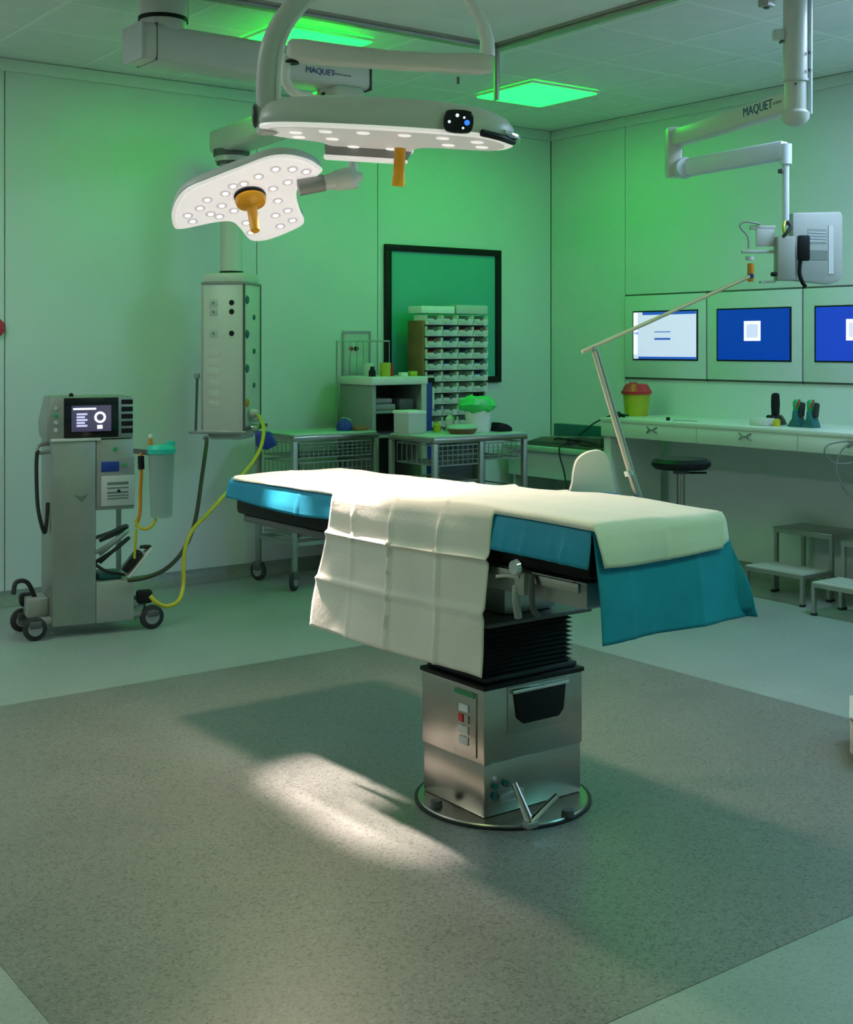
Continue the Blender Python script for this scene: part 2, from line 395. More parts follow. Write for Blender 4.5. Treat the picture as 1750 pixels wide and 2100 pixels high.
# clamp on the rail
cy = at(1070, 1180, X=2.45).y
c = MB().box(2.44, 2.475, cy - .022, cy + .022, .775, .845).build('rail_clamp', 'steel_dull', t, bevel=.006)
MB().lathe([(.0, -.012), (.02, -.012), (.024, 0), (.02, .012), (.0, .012)], (2.43, cy, .858), 20, Matrix.Rotation(pi / 2, 4, 'Y')).build('clamp_knob', 'chrome', c, smooth=True)
MB().tube([(2.44, cy, .83), (2.415, cy + .035, .83), (2.405, cy + .06, .825)], .006).build('clamp_lever', 'chrome', c, smooth=True)
MB().tube(spline([(2.45, cy - .045, .84), (2.445, cy - .05, .80), (2.46, cy - .04, .74), (2.49, cy - .03, .715)]), .009).build('support_strut', 'darkgrey', t, smooth=True)
MB().tube(spline([(2.45, cy + .022, .80), (2.445, cy + .018, .76), (2.455, cy + .02, .705)]), .012).build('support_strut', 'steel_dull', t, smooth=True)
# recessed grip on the right face
MB().box(2.640, 2.895, 3.111, 3.118, .262, .412).build('grip_plate', 'steel', t, bevel=.002)
g = MB().prism([(2.662, .392), (2.882, .392), (2.872, .31), (2.85, .290), (2.70, .290), (2.675, .31)], -3.1125, -3.100, frame((0, 0, 0), (1, 0, 0), (0, 0, 1), (0, -1, 0)))
g.build('grip_recess', 'black', t, bevel=.004)
MB().box(2.650, 2.890, 3.094, 3.112, .393, .406).build('grip_lip', 'chrome', t, bevel=.003)
# control panel on the left face
cp = MB().box(2.540, 2.547, 3.150, 3.262, .196, .40).build('control_plate', 'steel', t, bevel=.002)
MB().box(2.537, 2.541, 3.155, 3.257, .385, .398).build('label_strip', 'greenlight', cp)
for i, (z, m) in enumerate(((.345, 'paleblue'), (.31, 'red'), (.31, 'grey'), (.275, 'greywhite'), (.24, 'greywhite'))):
    yy = 3.225 if i == 1 else (3.195 if i == 2 else 3.21)
    hw = .012 if i in (1, 2) else .024
    MB().box(2.536, 2.5405, yy - hw, yy + hw, z - .013, z + .013).build('button', m, cp, bevel=.003)
# pedals
pb = MB().box(2.60, 2.70, 3.098, 3.125, .055, .085).build('pedal_bracket', 'steel_dull', t, bevel=.005)
a0, a1, a2 = at(1055, 1608, d=4.02), at(1088, 1688, d=3.93), at(1142, 1632, d=4.0)
MB().tube([a0, a1], [.010, .014]).build('pedal_arm', 'chrome', t, smooth=True)
MB().tube([a1, a2], [.014, .009]).build('pedal_arm', 'chrome', t, smooth=True)
MB().cbox(a1 + V((0, 0, -.004)), (.045, .03, .02)).build('pedal_pad', 'steel_dull', t, bevel=.005)
for px_, py_ in ((1013, 1612), (1035, 1605), (1012, 1632)):
    p = at(px_, py_, Y=3.12); MB().cyl(p + V((0, -.012, 0)), p + V((0, .004, 0)), .011).build('socket', 'darkteal', t, smooth=True)
for px_, py_ in ((895, 1648), (1165, 1668)):
    p = at(px_, py_, z=.02); MB().lathe([(0, .012), (.022, .012), (.018, .032), (0, .034)], (p.x, p.y, 0), 16).build('base_bolt', 'darkgrey', t, smooth=True)

# drapes
def topz(v):                        # height of the cloth-covered top along the table; v = distance from near end
    return 1.0 - .030 * min(1, max(0, (v - .5) / 1.0)) + .004 * sin(v * 5)
W = .54; XE = 2.46; YE = 2.545; LEN = 2.11
def grid_lines(stops, step=.011):
    out = []
    for a_, b_ in zip(stops[:-1], stops[1:]):
        k = max(1, int(round((b_ - a_) / step))); out += [a_ + (b_ - a_) * i / k for i in range(k)]
    return out + [stops[-1]]
def cloth(name, us, vs_, keep, lift, folds, flare, m, warp=None):
    us = grid_lines(us); vs_ = grid_lines(vs_); idx = {}; pts = []; mb = MB()
    R = .028
    def bend(h):                    # arc length over an edge -> (out, down)
        L_ = R * pi / 2
        if h < L_: a = h / R; return R * sin(a), R * (1 - cos(a))
        return R + (h - L_) * flare, R + (h - L_)
    for i, u_ in enumerate(us):
        for j, v_ in enumerate(vs_):
            u, v = warp(u_, v_) if warp else (u_, v_)
            z = topz(max(v, 0)) + lift
            x = XE + min(max(u, R), W - R); y = YE + min(max(v, R), LEN - R); dn = 0
            if u < R: o, d_ = bend(R - u); x = XE + R - o - lift; dn = max(dn, d_)
            if u > W - R: o, d_ = bend(u - (W - R)); x = XE + W - R + o + lift * .5; dn = max(dn, d_)
            if v < R:
                o, d_ = bend(R - v); y = YE + R - o - lift * 2.6; dn = max(dn, d_)
                if u > W - R: x += .22 * d_
            if v > LEN - R: o, d_ = bend(v - (LEN - R)); y = YE + LEN - R + o; dn = max(dn, d_)
            soft = noise.noise(V((u * 3.1, v * 2.3, .3))) * .010 + noise.noise(V((u * 8, v * 6, 5.1))) * .004
            soft = soft + .006
            cr = sum(h_ * math.exp(-(((u if ax == 'u' else v) - pos) / .008) ** 2) for ax, pos, h_ in folds)
            hang = min(1, max(0, dn - .012) / .06)
            if hang == 0: z += soft + cr * .6
            z -= dn
            big = noise.noise(V((u * 2.6 + 4, v * 3.4, 8.2))) * .012 * min(1, dn / .2)
            if u < R: x -= (soft + cr) * hang + abs(big) + max(0, dn - .03) * .03
            if v < R: y -= (soft + cr) * hang + abs(big) + .010 * min(1, dn / .2) * (1 + sin(u * 17 + 1)) + (.006 * hang if lift else 0)
            if u > W - R and v > R: x += (soft + abs(big)) * hang
            pts.append(V((x, y, z))); idx[i, j] = len(pts) - 1
    fs = []
    for i in range(len(us) - 1):
        for j in range(len(vs_) - 1):
            if keep((us[i] + us[i + 1]) / 2, (vs_[j] + vs_[j + 1]) / 2):
                fs.append([idx[i, j], idx[i + 1, j], idx[i + 1, j + 1], idx[i, j + 1]])
    used = sorted({k for f in fs for k in f}); mp = {k: q for q, k in enumerate(used)}
    mb.v = [pts[k] for k in used]; mb.f = [[mp[k] for k in f] for f in fs]
    return mb.build(name, m, None, smooth=True, ang=75, solid=.002, origin='centre')
def warp_blue(u, v):
    if u < 0:                       # side edge: short and wavy towards the far end
        k = .10 if v < 1.0 else .078 + .012 * sin(v * 5)
        u = u / .10 * k
    return u, v
bd = cloth('blue_drape', [-.10, 0, .05, W, .64, .82], [-.30, 0, .05, 2.11, 2.18],
           lambda u, v: not (u < 0 and v < 0) and not (u > .64 and v > .05) and not (u < 0 and v > 2.11) and not (u > W and v > 2.11),
           .0, [('u', .2, .003), ('v', .27, .006), ('v', .10, .007), ('v', .155, .004), ('v', .36, .005), ('v', 1.55, .006), ('v', 1.8, .005), ('u', .12, .004), ('u', .40, .005)], .10, 'drape', warp_blue)
tag(bd, 'blue waterproof drape laid under the white sheet, hanging over the table end', 'drape')
VA, VB = .415, 1.315
def warp_white(u, v):
    if u < 0:
        f = (v - VA) / (VB - VA)
        v = v + (-u) * (.02 * (1 - f) + .17 * f) + .012 * sin(u * 13) * f
        u = u * (1 + .03 * (1 - f))
    if v < 0: u = W * .5 + (u - W * .5) * (1 + v * .9) ; v = v * (1.0 + .06 * sin(u * 9))
    return u, v
ws = cloth('white_sheet', [-.475, 0, .03, W - .01], [-.098, 0, .03, VA, VB, 2.07],
           lambda u, v: (u > 0 or VA < v < VB),
           .006, [('u', -.135, .013), ('u', -.30, .010), ('v', .66, .010), ('v', .93, .012), ('v', 1.16, .006), ('u', .27, .004), ('v', .35, .003)], .03, 'sheet', warp_white)
tag(ws, 'creased white cloth sheet spread over the operating table and hanging down its side', 'sheet')

# pole with crossbar clamped to the far rail of the table
b0 = at(1310, 1028, X=3.035); dd = (b0 - V((0, 0, EYE))).dot(FW)
t = thing('screen_pole', 'thin metal pole with slanting crossbar clamped to the operating table', 'screen pole', (b0.x, b0.y, .79))
k0, k1 = at(1292, 970, d=dd), at(1217, 716, d=dd)
b00 = V((3.03, b0.y, .775))
MB().tube([b00, b0, k0], .0095, 12).build('lower_post', 'steel', t, smooth=True)
MB().tube([k0, k1], .0075, 12).build('upper_post', 'lamplit_metal', t, smooth=True)
off = RT * .011 + FW * .006
MB().tube([k0 + off, k1 + off], .0065, 12).build('slide_rod', 'steel_dull', t, smooth=True)
MB().tube([b0 + off, k0 + off], .007, 12).build('slide_rod', 'steel_dull', t, smooth=True)
MB().cyl(k0 - (k1 - k0) * .02 - RT * .004, k0 + (k1 - k0) * .02 - RT * .004, .015).build('collar', 'chrome', t, smooth=True)
e0, e1 = at(1194, 722, d=dd - .01), at(1541, 566, d=dd + .12)
MB().tube([e0, e1], .0065, 12).build('crossbar', 'lamplit_metal', t, smooth=True)
MB().lathe([(0, -.008), (.009, -.008), (.009, .008), (0, .008)], k1, 14).build('joint_cap', 'chrome', t, smooth=True)
MB().lathe([(0, -.009), (.009, -.006), (.009, .006), (0, .009)], e1, 14).build('end_cap', 'blue', t, smooth=True)
MB().box(2.994, 3.04, b0.y - .02, b0.y + .02, .765, .812).build('clamp', 'steel_dull', t, bevel=.005)

# padded arm board standing on the far side
ab = at(1218, 1000, X=3.13); dd2 = (ab - V((0, 0, EYE))).dot(FW)
t = thing('arm_board', 'white padded arm board with a blue cover behind the operating table', 'arm board', (ab.x, ab.y, .79))
S = 2625 / dd2
prof = [(-.070, -.02), (-.074, .03), (-.066, .085), (-.050, .115), (-.015, .135), (.025, .138), (.048, .115), (.062, .06), (.076, -.005), (.078, -.02)]
pr = loopspline([(x, z, 0) for x, z in prof], 4)
M = frame(at(1217, 1005, d=dd2), RT, UP, -FW)
MB().prism([(p.x, p.y) for p in pr], -.022, .022, M).build('pad', 'white', t, bevel=.012, seg=3)
MB().prism([(-.02, -.035), (.078, -.03), (.084, -.008), (.02, -.004), (-.03, -.015)], -.03, .03, M).build('cover', 'skyblue', t, bevel=.006)
q = at(1217, 1012, d=dd2)
MB().tube([V((3.0, q.y, .79)), V((q.x, q.y, .80)), q], .012, 12).build('mount_rod', 'steel', t, smooth=True)

# ================================================================== SURGICAL LAMPS
HUB = V((2.735, 3.685, 0))
def shell(mb, loop, N, steps):       # loop: outline points on the face plane, N: outward face normal
    c = sum(loop, V()) / len(loop)
    mb.loft([[c + (p - c) * s_ - N * h for p in loop] for s_, h in steps])
    return mb
def spot(name, loc, direction, rgb, angle, blend, radius, parent):
    power = max(max(rgb), 1e-6); col = tuple(v / power for v in rgb)
    l = bpy.data.lights.new(name, 'SPOT'); l.energy = power; l.color = col; l.spot_size = angle; l.spot_blend = blend; l.shadow_soft_size = radius
    o = bpy.data.objects.new(name, l); COL.objects.link(o); o.parent = parent
    q = (-direction).normalized().to_track_quat('Z', 'Y')
    o.matrix_parent_inverse = Matrix()
    M = mtx(parent).inverted() @ (Matrix.Translation(loc) @ q.to_matrix().to_4x4())
    o.matrix_local = M
    return o
# --- tilted lit lamp
c1 = at(517, 405, d=5.201)
N1 = (-FW * .40 + RT * .16 - UP * .90).normalized()
t = thing('surgical_lamp', 'lit surgical lamp head with glowing white face and orange handle', 'surgical lamp', (HUB.x, HUB.y, 2.9), group='surgical lamps over the operating table')
def onface(px, py, lift=0):
    r = FW + RT * (px - CXP) / FPX + UP * (HYP - py) / FPX; o = V((0, 0, EYE))
    k = (c1 - o).dot(N1) / r.dot(N1)
    return o + r * k + N1 * lift
out1 = [(358, 468), (353, 445), (362, 415), (386, 389), (440, 366), (505, 341), (552, 324), (592, 321), (632, 330), (658, 346), (660, 354), (645, 362), (622, 374), (610, 390), (609, 408), (616, 434), (624, 452), (618, 464), (585, 480), (548, 493), (520, 495), (507, 487), (492, 468), (474, 455), (440, 456), (400, 464), (370, 470)]
loop1 = loopspline([onface(*p) for p in out1], 4)
head = shell(MB(), loop1, N1, [(.985, .004), (1.0, .010), (1.005, .028), (.985, .045), (.90, .062), (.70, .075), (.35, .082)])
hd = head.build('lamp_head', 'greywhite', t, smooth=True, ang=50)
shell(MB(), loop1, N1, [(.992, .001), (1.002, .004), (1.002, .009)]).build('rim', 'lamprim', hd, smooth=True)
shell(MB(), loop1, N1, [(.95, -.003), (.955, .002), (.955, .012)]).build('glass_face', 'lampface', hd)
for px_, py_ in ((385, 440), (410, 425), (432, 437), (455, 420), (425, 408), (462, 395), (480, 430), (530, 360), (565, 345), (600, 345), (628, 350), (590, 372), (560, 385), (570, 410), (590, 430), (565, 440), (600, 450), (575, 462), (505, 455), (515, 475), (450, 442), (395, 452), (500, 375), (478, 380)):
    p = onface(px_, py_)
    RL = N1.to_track_quat('Z', 'Y').to_matrix().to_4x4()
    MB().lathe([(0, .0), (.013, .0), (.011, .004), (0, .005)], p + N1 * .003, 14, RL).build('led_lens', 'lamplens', hd, smooth=True)
    MB().lathe([(.014, .0), (.023, .0), (.0225, .003), (.0145, .003)], p + N1 * .003, 16, RL).build('lens_ring', 'lampring', hd, smooth=True)
RM = N1.to_track_quat('Z', 'Y').to_matrix().to_4x4()
hp = onface(512, 398)
MB().lathe([(0, .002), (.064, .002), (.066, .012), (.060, .020), (0, .020)], hp, 28, RM).build('handle_socket', 'blackgloss', t, smooth=True)
hdir = (N1 + RT * .03).normalized(); HM = hdir.to_track_quat('Z', 'Y').to_matrix().to_4x4()
h1 = MB().lathe([(0, .018), (.060, .018), (.064, .028), (.058, .046), (.030, .055), (.021, .062), (.0195, .155), (.0185, .172), (.014, .176), (0, .176)], hp, 28, HM)
h1.build('handle', 'orange', t, smooth=True)
# joint to the right of the head, yoke and spring arm
j0, j1, j2 = at(612, 385, d=5.130), at(665, 375, d=5.150), at(735, 362, d=5.170)
MB().tube([j0, j1], [.034, .034], 16).build('head_neck', 'grey', t, smooth=True)
MB().tube([j1, j1 + (j2 - j1) * .3, j1 + (j2 - j1) * .35, j1 + (j2 - j1) * .8], [.030, .036, .043, .046], 18).build('swivel', 'white', t, smooth=True)
MB().tube([j1 + (j2 - j1) * .8, j1 + (j2 - j1) * .95], [.047, .045], 18).build('swivel_ring', 'paleblue', t, smooth=True)
MB().tube([j1 + (j2 - j1) * .95, j1 + (j2 - j1) * 1.12], [.022, .016], 14).build('swivel_cap', 'white', t, smooth=True)
yk = [at(722, 365, d=5.201), at(724, 330, d=5.233), at(722, 280, d=5.253), at(705, 245, d=5.233), at(670, 226, d=5.150), at(640, 202, d=5.099), at(608, 192, d=5.047), at(586, 165, d=5.027), at(588, 112, d=5.027)]
MB().tube(spline(yk, 6), .020, 14).build('yoke', 'white', t, smooth=True)
sa, sb = at(598, 102, d=5.027), at(1000, 132, d=4.944)
ax = (sb - sa).normalized(); sd = ax.cross(UP).normalized(); ut = sd.cross(ax).normalized()
rings = []
for k, (f_, hh, ww) in enumerate(((-.02, .030, .02), (0.0, .042, .034), (.06, .046, .038), (.25, .042, .036), (.5, .036, .034), (.75, .036, .034), (.93, .040, .036), (1.0, .038, .034), (1.025, .028, .024))):
    c = sa + (sb - sa) * f_ - UP * .012 * sin(pi * max(0, min(1, f_)))
    rings.append([c + sd * ww * (abs(cos(a)) ** .5) * (1 if cos(a) > 0 else -1) + ut * hh * (abs(sin(a)) ** .5) * (1 if sin(a) > 0 else -1) for a in [2 * pi * i / 20 for i in range(20)]])
MB().loft(rings).build('spring_arm', 'cream', t, smooth=True, ang=50)
MB().cyl(sa - UP * .055, sa - UP * .045, .03).build('joint_seal', 'black', t, smooth=True)
MB().tube([at(940, 158, d=4.944), at(940, 172, d=4.944)], .006).build('lock_pin', 'darkgrey', t, smooth=True)
el = [sb + UP * .03, at(1000, 85, d=4.944), at(992, 52, d=4.934)]
MB().tube(el, [.030, .028, .026], 16).build('elbow_sleeve', 'white', t, smooth=True)
htop = V((HUB.x + .10, HUB.y - .02, 2.86))
MB().tube([at(993, 56, d=4.934), at(966, 2, d=4.913), at(945, -30, d=4.882), htop + V((.05, .03, 0)), V((HUB.x + .04, HUB.y, 2.88))], .021, 14).build('extension_arm', 'white', t, smooth=True)
AIM1 = V((2.40, 3.48, 0))
for p_, o_ in ((onface(425, 428, .02), .26), (onface(588, 350, .02), -.22), (onface(562, 452, .02), .02)):
    spot('lamp_light', p_, AIM1 + V((0, o_, 0)) - p_, tuple(v / 3 for v in SPOT1_NARROW), radians(17), 1.0, .03, t)

spot('spill_light', onface(590, 405, .02), AIM1 - c1, SPOT1_WIDE, radians(120), .8, .06, t)

# --- level lamp
c2 = at(800, 285, d=4.42); KS = 1.065; ry = radians(3.5)
R2 = (RT * cos(ry) - UP * sin(ry)).normalized(); F2 = (FW + UP * .02).normalized(); U2 = R2.cross(F2).normalized()
t = thing('surgical_lamp', 'level surgical lamp head seen edge on with black keypad', 'surgical lamp', (HUB.x, HUB.y, 2.98), group='surgical lamps over the operating table')
def lp(u, v, h=0): return c2 + (R2 * u + F2 * v + U2 * h) * KS
out2 = [(-.415, -.06), (-.39, -.13), (-.28, -.185), (-.05, -.215), (.18, -.21), (.32, -.17), (.385, -.08), (.395, .02), (.35, .10), (.25, .11), (.14, .12), (.08, .19), (.07, .31), (.03, .36), (-.17, .36), (-.21, .32), (-.22, .20), (-.27, .13), (-.36, .09), (-.41, .02)]
loop2 = loopspline([lp(u, v) for u, v in out2], 4)
N2 = -U2
hd = shell(MB(), loop2, N2, [(.985, .0), (1.0, .006), (1.012, .028), (1.0, .056), (.95, .082), (.84, .104), (.62, .122), (.30, .130)]).build('lamp_head', 'greywhite', t, smooth=True, ang=50)
shell(MB(), loop2, N2, [(.985, -.004), (1.003, .0), (1.006, .007), (1.003, .010)]).build('rim', 'lamprim', hd, smooth=True)
shell(MB(), loop2, N2, [(.94, -.006), (.945, .0), (.945, .01)]).build('glass_face', 'lampdim', hd)
for u, v in ((-.3, -.06), (-.2, -.12), (-.08, -.14), (.05, -.14), (.17, -.13), (.28, -.09), (.3, .02), (.19, .02), (-.3, .04), (-.19, .04), (-.13, .2), (-.05, .28), (.0, .2), (-.12, .3)):
    MB().lathe([(0, .0), (.024, .0), (.02, .004), (0, .005)], lp(u, v, -.005), 14, N2.to_track_quat('Z', 'Y').to_matrix().to_4x4()).build('led_lens', 'lensdim', hd, smooth=True)
# deep tray of the far lobe and small front lobe under the body
tr = [(-.215, .10), (.045, .10), (.085, .13), (.045, .17), (-.215, .17)]
MB().loft([[lp(u - .015, v + .12, -.002) for u, v in tr], [lp(u * .93 - .025, v + .12, -.036) for u, v in tr]]).build('reflector_tray', 'grey', hd)
MB().loft([[lp(u * .95 - .025, v + .12, -.035) for u, v in tr], [lp(u * .96 - .025, v + .12, -.045) for u, v in tr]]).build('tray_rim', 'lamprim', hd)
M = frame(lp(.215, -.222, .035), R2, U2, -F2)
kp = MB().prism([(p.x, p.y) for p in loopspline([(-.047, -.02, 0), (-.047, .02, 0), (-.03, .036, 0), (.03, .036, 0), (.047, .02, 0), (.047, -.02, 0), (.03, -.036, 0), (-.03, -.036, 0)], 3)], -.02, .012, M).build('keypad', 'blackgloss', t, bevel=.003)
for x, y, r_, m in ((-.030, -.004, .005, 'dot_white'), (-.005, .018, .006, 'dot_white'), (.018, .012, .004, 'dot_white'), (.016, -.022, .004, 'dot_white'), (.028, -.004, .009, 'dot_blue')):
    MB().lathe([(0, .011), (r_, .011), (r_, .0135), (0, .0135)], (0, 0, 0), 14, M @ Matrix.Translation((x, y, 0))).build('key', m, kp)
MB().tube(spline([lp(.36, -.14, .022), lp(.405, -.08, .02), lp(.412, -.0, .02)]), .010).build('grab_rail', 'chrome', t, smooth=True)
MB().tube(spline([lp(.29, -.20, .008), lp(.35, -.15, .005), lp(.395, -.07, .005)]), .012).build('grab_rail', 'black', t, smooth=True)
MB().lathe([(0, 0), (.020, 0), (.020, .09), (.023, .125), (.021, .13), (0, .13)], lp(.035, .0, -.028), 20, N2.to_track_quat('Z', 'Y').to_matrix().to_4x4()).build('handle', 'orange', t, smooth=True)
# yoke tube rising out of the left end
y0 = at(547, 262, d=4.366)
yk = [y0 - UP * .02, at(547, 215, d=4.366), at(548, 150, d=4.345), at(556, 95, d=4.324), at(580, 45, d=4.313), at(618, 0, d=4.313), at(680, -50, d=4.366), V((HUB.x - .05, HUB.y - .12, 2.90)), V((HUB.x, HUB.y, 2.95))]
MB().tube(spline(yk, 8), .036, 18).build('yoke', 'greywhite', t, smooth=True)
ys = [p + RT * .040 - FW * .012 for p in yk[1:6]]
MB().tube(spline(ys, 8), .010, 8).build('yoke_highlight', 'white', t, smooth=True)  # white strip stands in for the highlight along the yoke
MB().lathe([(0, -.045), (.05, -.045), (.058, -.02), (.058, .02), (.05, .045), (0, .045)], at(560, 238, d=4.388), 24, frame((0, 0, 0), UP, FW, RT)).build('yoke_hub', 'greywhite', t, smooth=True)
MB().lathe([(0, .046), (.042, .046), (.036, .052), (0, .053)], at(551, 238, d=4.366), 24, frame((0, 0, 0), UP, FW, -RT)).build('hub_cap', 'darkgrey', t, smooth=True)
AIM2 = V((2.62, 3.72, 1.0))
for p_ in (lp(-.26, -.05, -.03), lp(.24, -.05, -.03), lp(-.06, .20, -.10)):
    spot('lamp_light', p_, AIM2 - p_, tuple(v / 3 for v in SPOT2_NARROW), radians(34), 1.0, .04, t)
spot('spill_light', lp(.10, .10, -.03), AIM2 - c2, SPOT2_WIDE, radians(130), .8, .07, t)
# ceiling column
t = thing('lamp_column', 'white ceiling column carrying the surgical lamp arms under the canopy', 'lamp column', (HUB.x, HUB.y, 2.8))
MB().lathe([(0, 2.80), (.05, 2.80), (.06, 2.83), (.06, 3.10), (.15, 3.105), (.15, 3.124), (0, 3.124)], (HUB.x, HUB.y, 0), 28).build('column', 'white', t, smooth=True)
MB().lathe([(.0, 2.985), (.085, 2.985), (.085, 3.03), (.0, 3.03)], (HUB.x, HUB.y, 0), 28).build('bearing', 'greywhite', t, smooth=True)

# ================================================================== LEFT SUPPLY PENDANT
YP = 5.65
pc = at(335, 40, Y=YP)
t = thing('supply_pendant', 'white ceiling supply pendant with jointed arm and hanging socket column', 'supply pendant', (pc.x, YP, ZC))
s = (pc.z - EYE)
zt = at(300, 55, Y=YP).z; zb = at(300, 130, Y=YP).z; xend = at(740, 160, Y=YP).x; xst = pc.x - .16
MB().cyl((pc.x, YP, pc.z + .005), (pc.x, YP, ZC - .006), .115, n=32).build('ceiling_column', 'cream', t, smooth=True)
MB().box(pc.x + .103, pc.x + .125, YP - .012, YP + .012, pc.z + .01, ZC - .006).build('column_shade', 'grey', t)  # grey strip stands in for the shaded edge of the column
MB().cyl((pc.x, YP, pc.z - .012), (pc.x, YP, pc.z + .006), .118, n=32).build('joint_ring', 'black', t, smooth=True)
am = MB().box(xst, xend, YP - .11, YP + .11, zb, zt).build('upper_arm', 'cream', t, bevel=.03, seg=3)
MB().cyl((pc.x, YP, zt - .02), (pc.x, YP, pc.z - .012), .11, n=32).build('arm_collar', 'cream', t, smooth=True)
MB().box(xst - .001, xst + .014, YP - .1115, YP + .1115, zb - .0015, zt + .0015).build('end_cap', 'greywhite', t, bevel=.006)
MB().box(xst + .075, xst + .080, YP - .1125, YP + .1125, zb - .002, zt + .002).build('cap_joint', 'darkgrey', t, bevel=.002)
MB().box(xend - .008, xend - .003, YP - .1125, YP + .1125, zb - .002, zt + .002).build('cap_joint', 'darkgrey', t, bevel=.002)
lz = at(657, 147, Y=YP - .11)
text_part('logo_lettering', 'MAQUET', .043, 'lettering', t, frame(V((lz.x, YP - .1125, lz.z)), (1, 0, 0), (0, 0, 1), (0, -1, 0)))
lz2 = at(702, 154, Y=YP - .11)
text_part('small_lettering', 'GETINGE GROUP', .014, 'smalllettering', t, frame(V((lz2.x, YP - .1125, lz2.z)), (1, 0, 0), (0, 0, 1), (0, -1, 0)))
ex = at(695, 180, Y=YP).x
z2t = zb - .055
MB().cyl((ex, YP, zb - .02), (ex, YP, zb + .002), .10, n=28).build('arm_collar', 'cream', t, smooth=True)
MB().cyl((ex, YP, zb - .036), (ex, YP, zb - .019), .098, n=28).build('joint_ring', 'black', t, smooth=True)
YB = 6.92
bx = at(475, 500, Y=YB)
q = V((bx.x, YB, at(475, 290, Y=YB).z)); p0 = V((ex, YP, at(695, 210, Y=YP).z))
dirr = (V((q.x, q.y, 0)) - V((p0.x, p0.y, 0))).normalized()
zl = 2.70
MB().bar(p0 * 1.0 - dirr * .12, V((q.x, q.y, q.z)) + dirr * .13, .19, .145).build('lower_arm', 'cream', t, bevel=.03, seg=3)
MB().cyl((ex, YP, p0.z - .02), (ex, YP, zb - .036), .09, n=28).build('arm_collar', 'cream', t, smooth=True)
zr = q.z - .075
MB().cyl((q.x, q.y, zr - .018), (q.x, q.y, zr + .02), .11, n=28).build('joint_ring', 'darkgrey', t, smooth=True)
MB().cyl((q.x, q.y, zr - .05), (q.x, q.y, zr - .018), .10, n=28).build('arm_collar', 'cream', t, smooth=True)
MB().cyl((q.x, q.y, zr - .068), (q.x, q.y, zr - .05), .09, n=28).build('joint_ring', 'darkgrey', t, smooth=True)
zcol = at(475, 558, Y=YB).z
MB().cyl((q.x, q.y, zcol), (q.x, q.y, zr - .068), .068, n=28).build('drop_tube', 'cream', t, smooth=True)
MB().cyl((q.x, q.y, zcol - .012), (q.x, q.y, zcol + .004), .072, n=28).build('joint_ring', 'black', t, smooth=True)
bz1 = at(475, 580, Y=YB).z; bz0 = at(475, 882, Y=YB).z
# socket column, slightly turned towards the camera: left face wide, right face narrow
th = radians(-50); Bx = V((cos(th), sin(th), 0)); By = V((-sin(th), cos(th), 0))
BM = frame(V((q.x, q.y, 0)), Bx, By, UP)
MB().box(-.135, .135, -.135, .135, bz0, bz1 - .012, BM).build('socket_box', 'cream', t, bevel=.008)
MB().box(-.140, .140, -.140, .140, bz1 - .016, bz1 - .002, BM).build('top_edge', 'grey', t, bevel=.003)
MB().box(-.13, .13, -.13, .13, bz1 - .003, zcol - .011, BM).build('top_cap', 'cream', t, bevel=.012)
MB().box(-.138, -.128, -.138, -.128, bz0, bz1 - .016, BM).build('corner_strip', 'steel_dull', t)
MB().box(.127, .139, -.139, -.127, bz0, bz1 - .016, BM).build('corner_strip', 'darkgrey', t)
MB().box(.127, .139, .127, .139, bz0, bz1 - .016, BM).build('corner_strip', 'darkgrey', t)
for i, f_ in enumerate((.86, .80, .655)):
    z = bz0 + (bz1 - bz0) * f_
    MB().lathe([(0, 0), (.017, 0), (.014, .006), (0, .006)], (0, 0, 0), 16, BM @ frame((.055, -.1355, z), (1, 0, 0), (0, 0, 1), (0, -1, 0))).build('gas_socket', 'black', t, smooth=True)
    MB().box(-.085, -.035, -.1385, -.134, z - .022, z + .022, BM).build('outlet_plate', 'greywhite', t, bevel=.002)
    MB().lathe([(0, 0), (.010, 0), (.010, .002), (0, .002)], (0, 0, 0), 12, BM @ frame((-.06, -.1385, z), (1, 0, 0), (0, 0, 1), (0, -1, 0))).build('outlet', 'grey', t)
for f_ in (.52, .46, .40, .32, .25, .18):
    z = bz0 + (bz1 - bz0) * f_
    MB().box(-.09, -.02, -.1375, -.134, z - .020, z + .020, BM).build('outlet_plate', 'cream', t, bevel=.002)
for i in range(7):
    f_ = .88 - .115 * i; z = bz0 + (bz1 - bz0) * f_; yy = -.09 if i % 2 == 0 else .02
    MB().lathe([(0, 0), (.028 if i % 2 == 0 else .018, 0), (.02 if i % 2 == 0 else .014, .008), (0, .008)], (0, 0, 0), 16, BM @ frame((.1345, yy, z), (0, 1, 0), (0, 0, 1), (1, 0, 0))).build('gas_socket', 'darkteal' if i < 6 else 'amber', t, smooth=True)
MB().box(-.215, .15, -.15, -.137, bz0 - .016, bz0 + .006, BM).build('equipment_rail', 'steel_dull', t, bevel=.003)
MB().box(.137, .15, -.15, .22, bz0 + .01, bz0 + .03, BM).build('equipment_rail', 'darkgrey', t, bevel=.003)
MB().prism([(-.12, bz0), (.12, bz0), (.10, bz0 - .05), (-.10, bz0 - .05)], -.11, .11, BM @ frame((0, 0, 0), (1, 0, 0), (0, 0, 1), (0, -1, 0))).build('bottom_cover', 'greywhite', t, bevel=.01)
MB().tube([BM @ V((-.17, -.145, bz0)), BM @ V((-.16, -.145, bz0 + .32))], .008).build('hanging_rod', 'darkgrey', t, smooth=True)
MB().cbox((0, 0, 0), (.03, .03, .03), BM @ Matrix.Translation((-.16, -.145, bz0 + .33))).build('rod_clip', 'grey', t, bevel=.005)
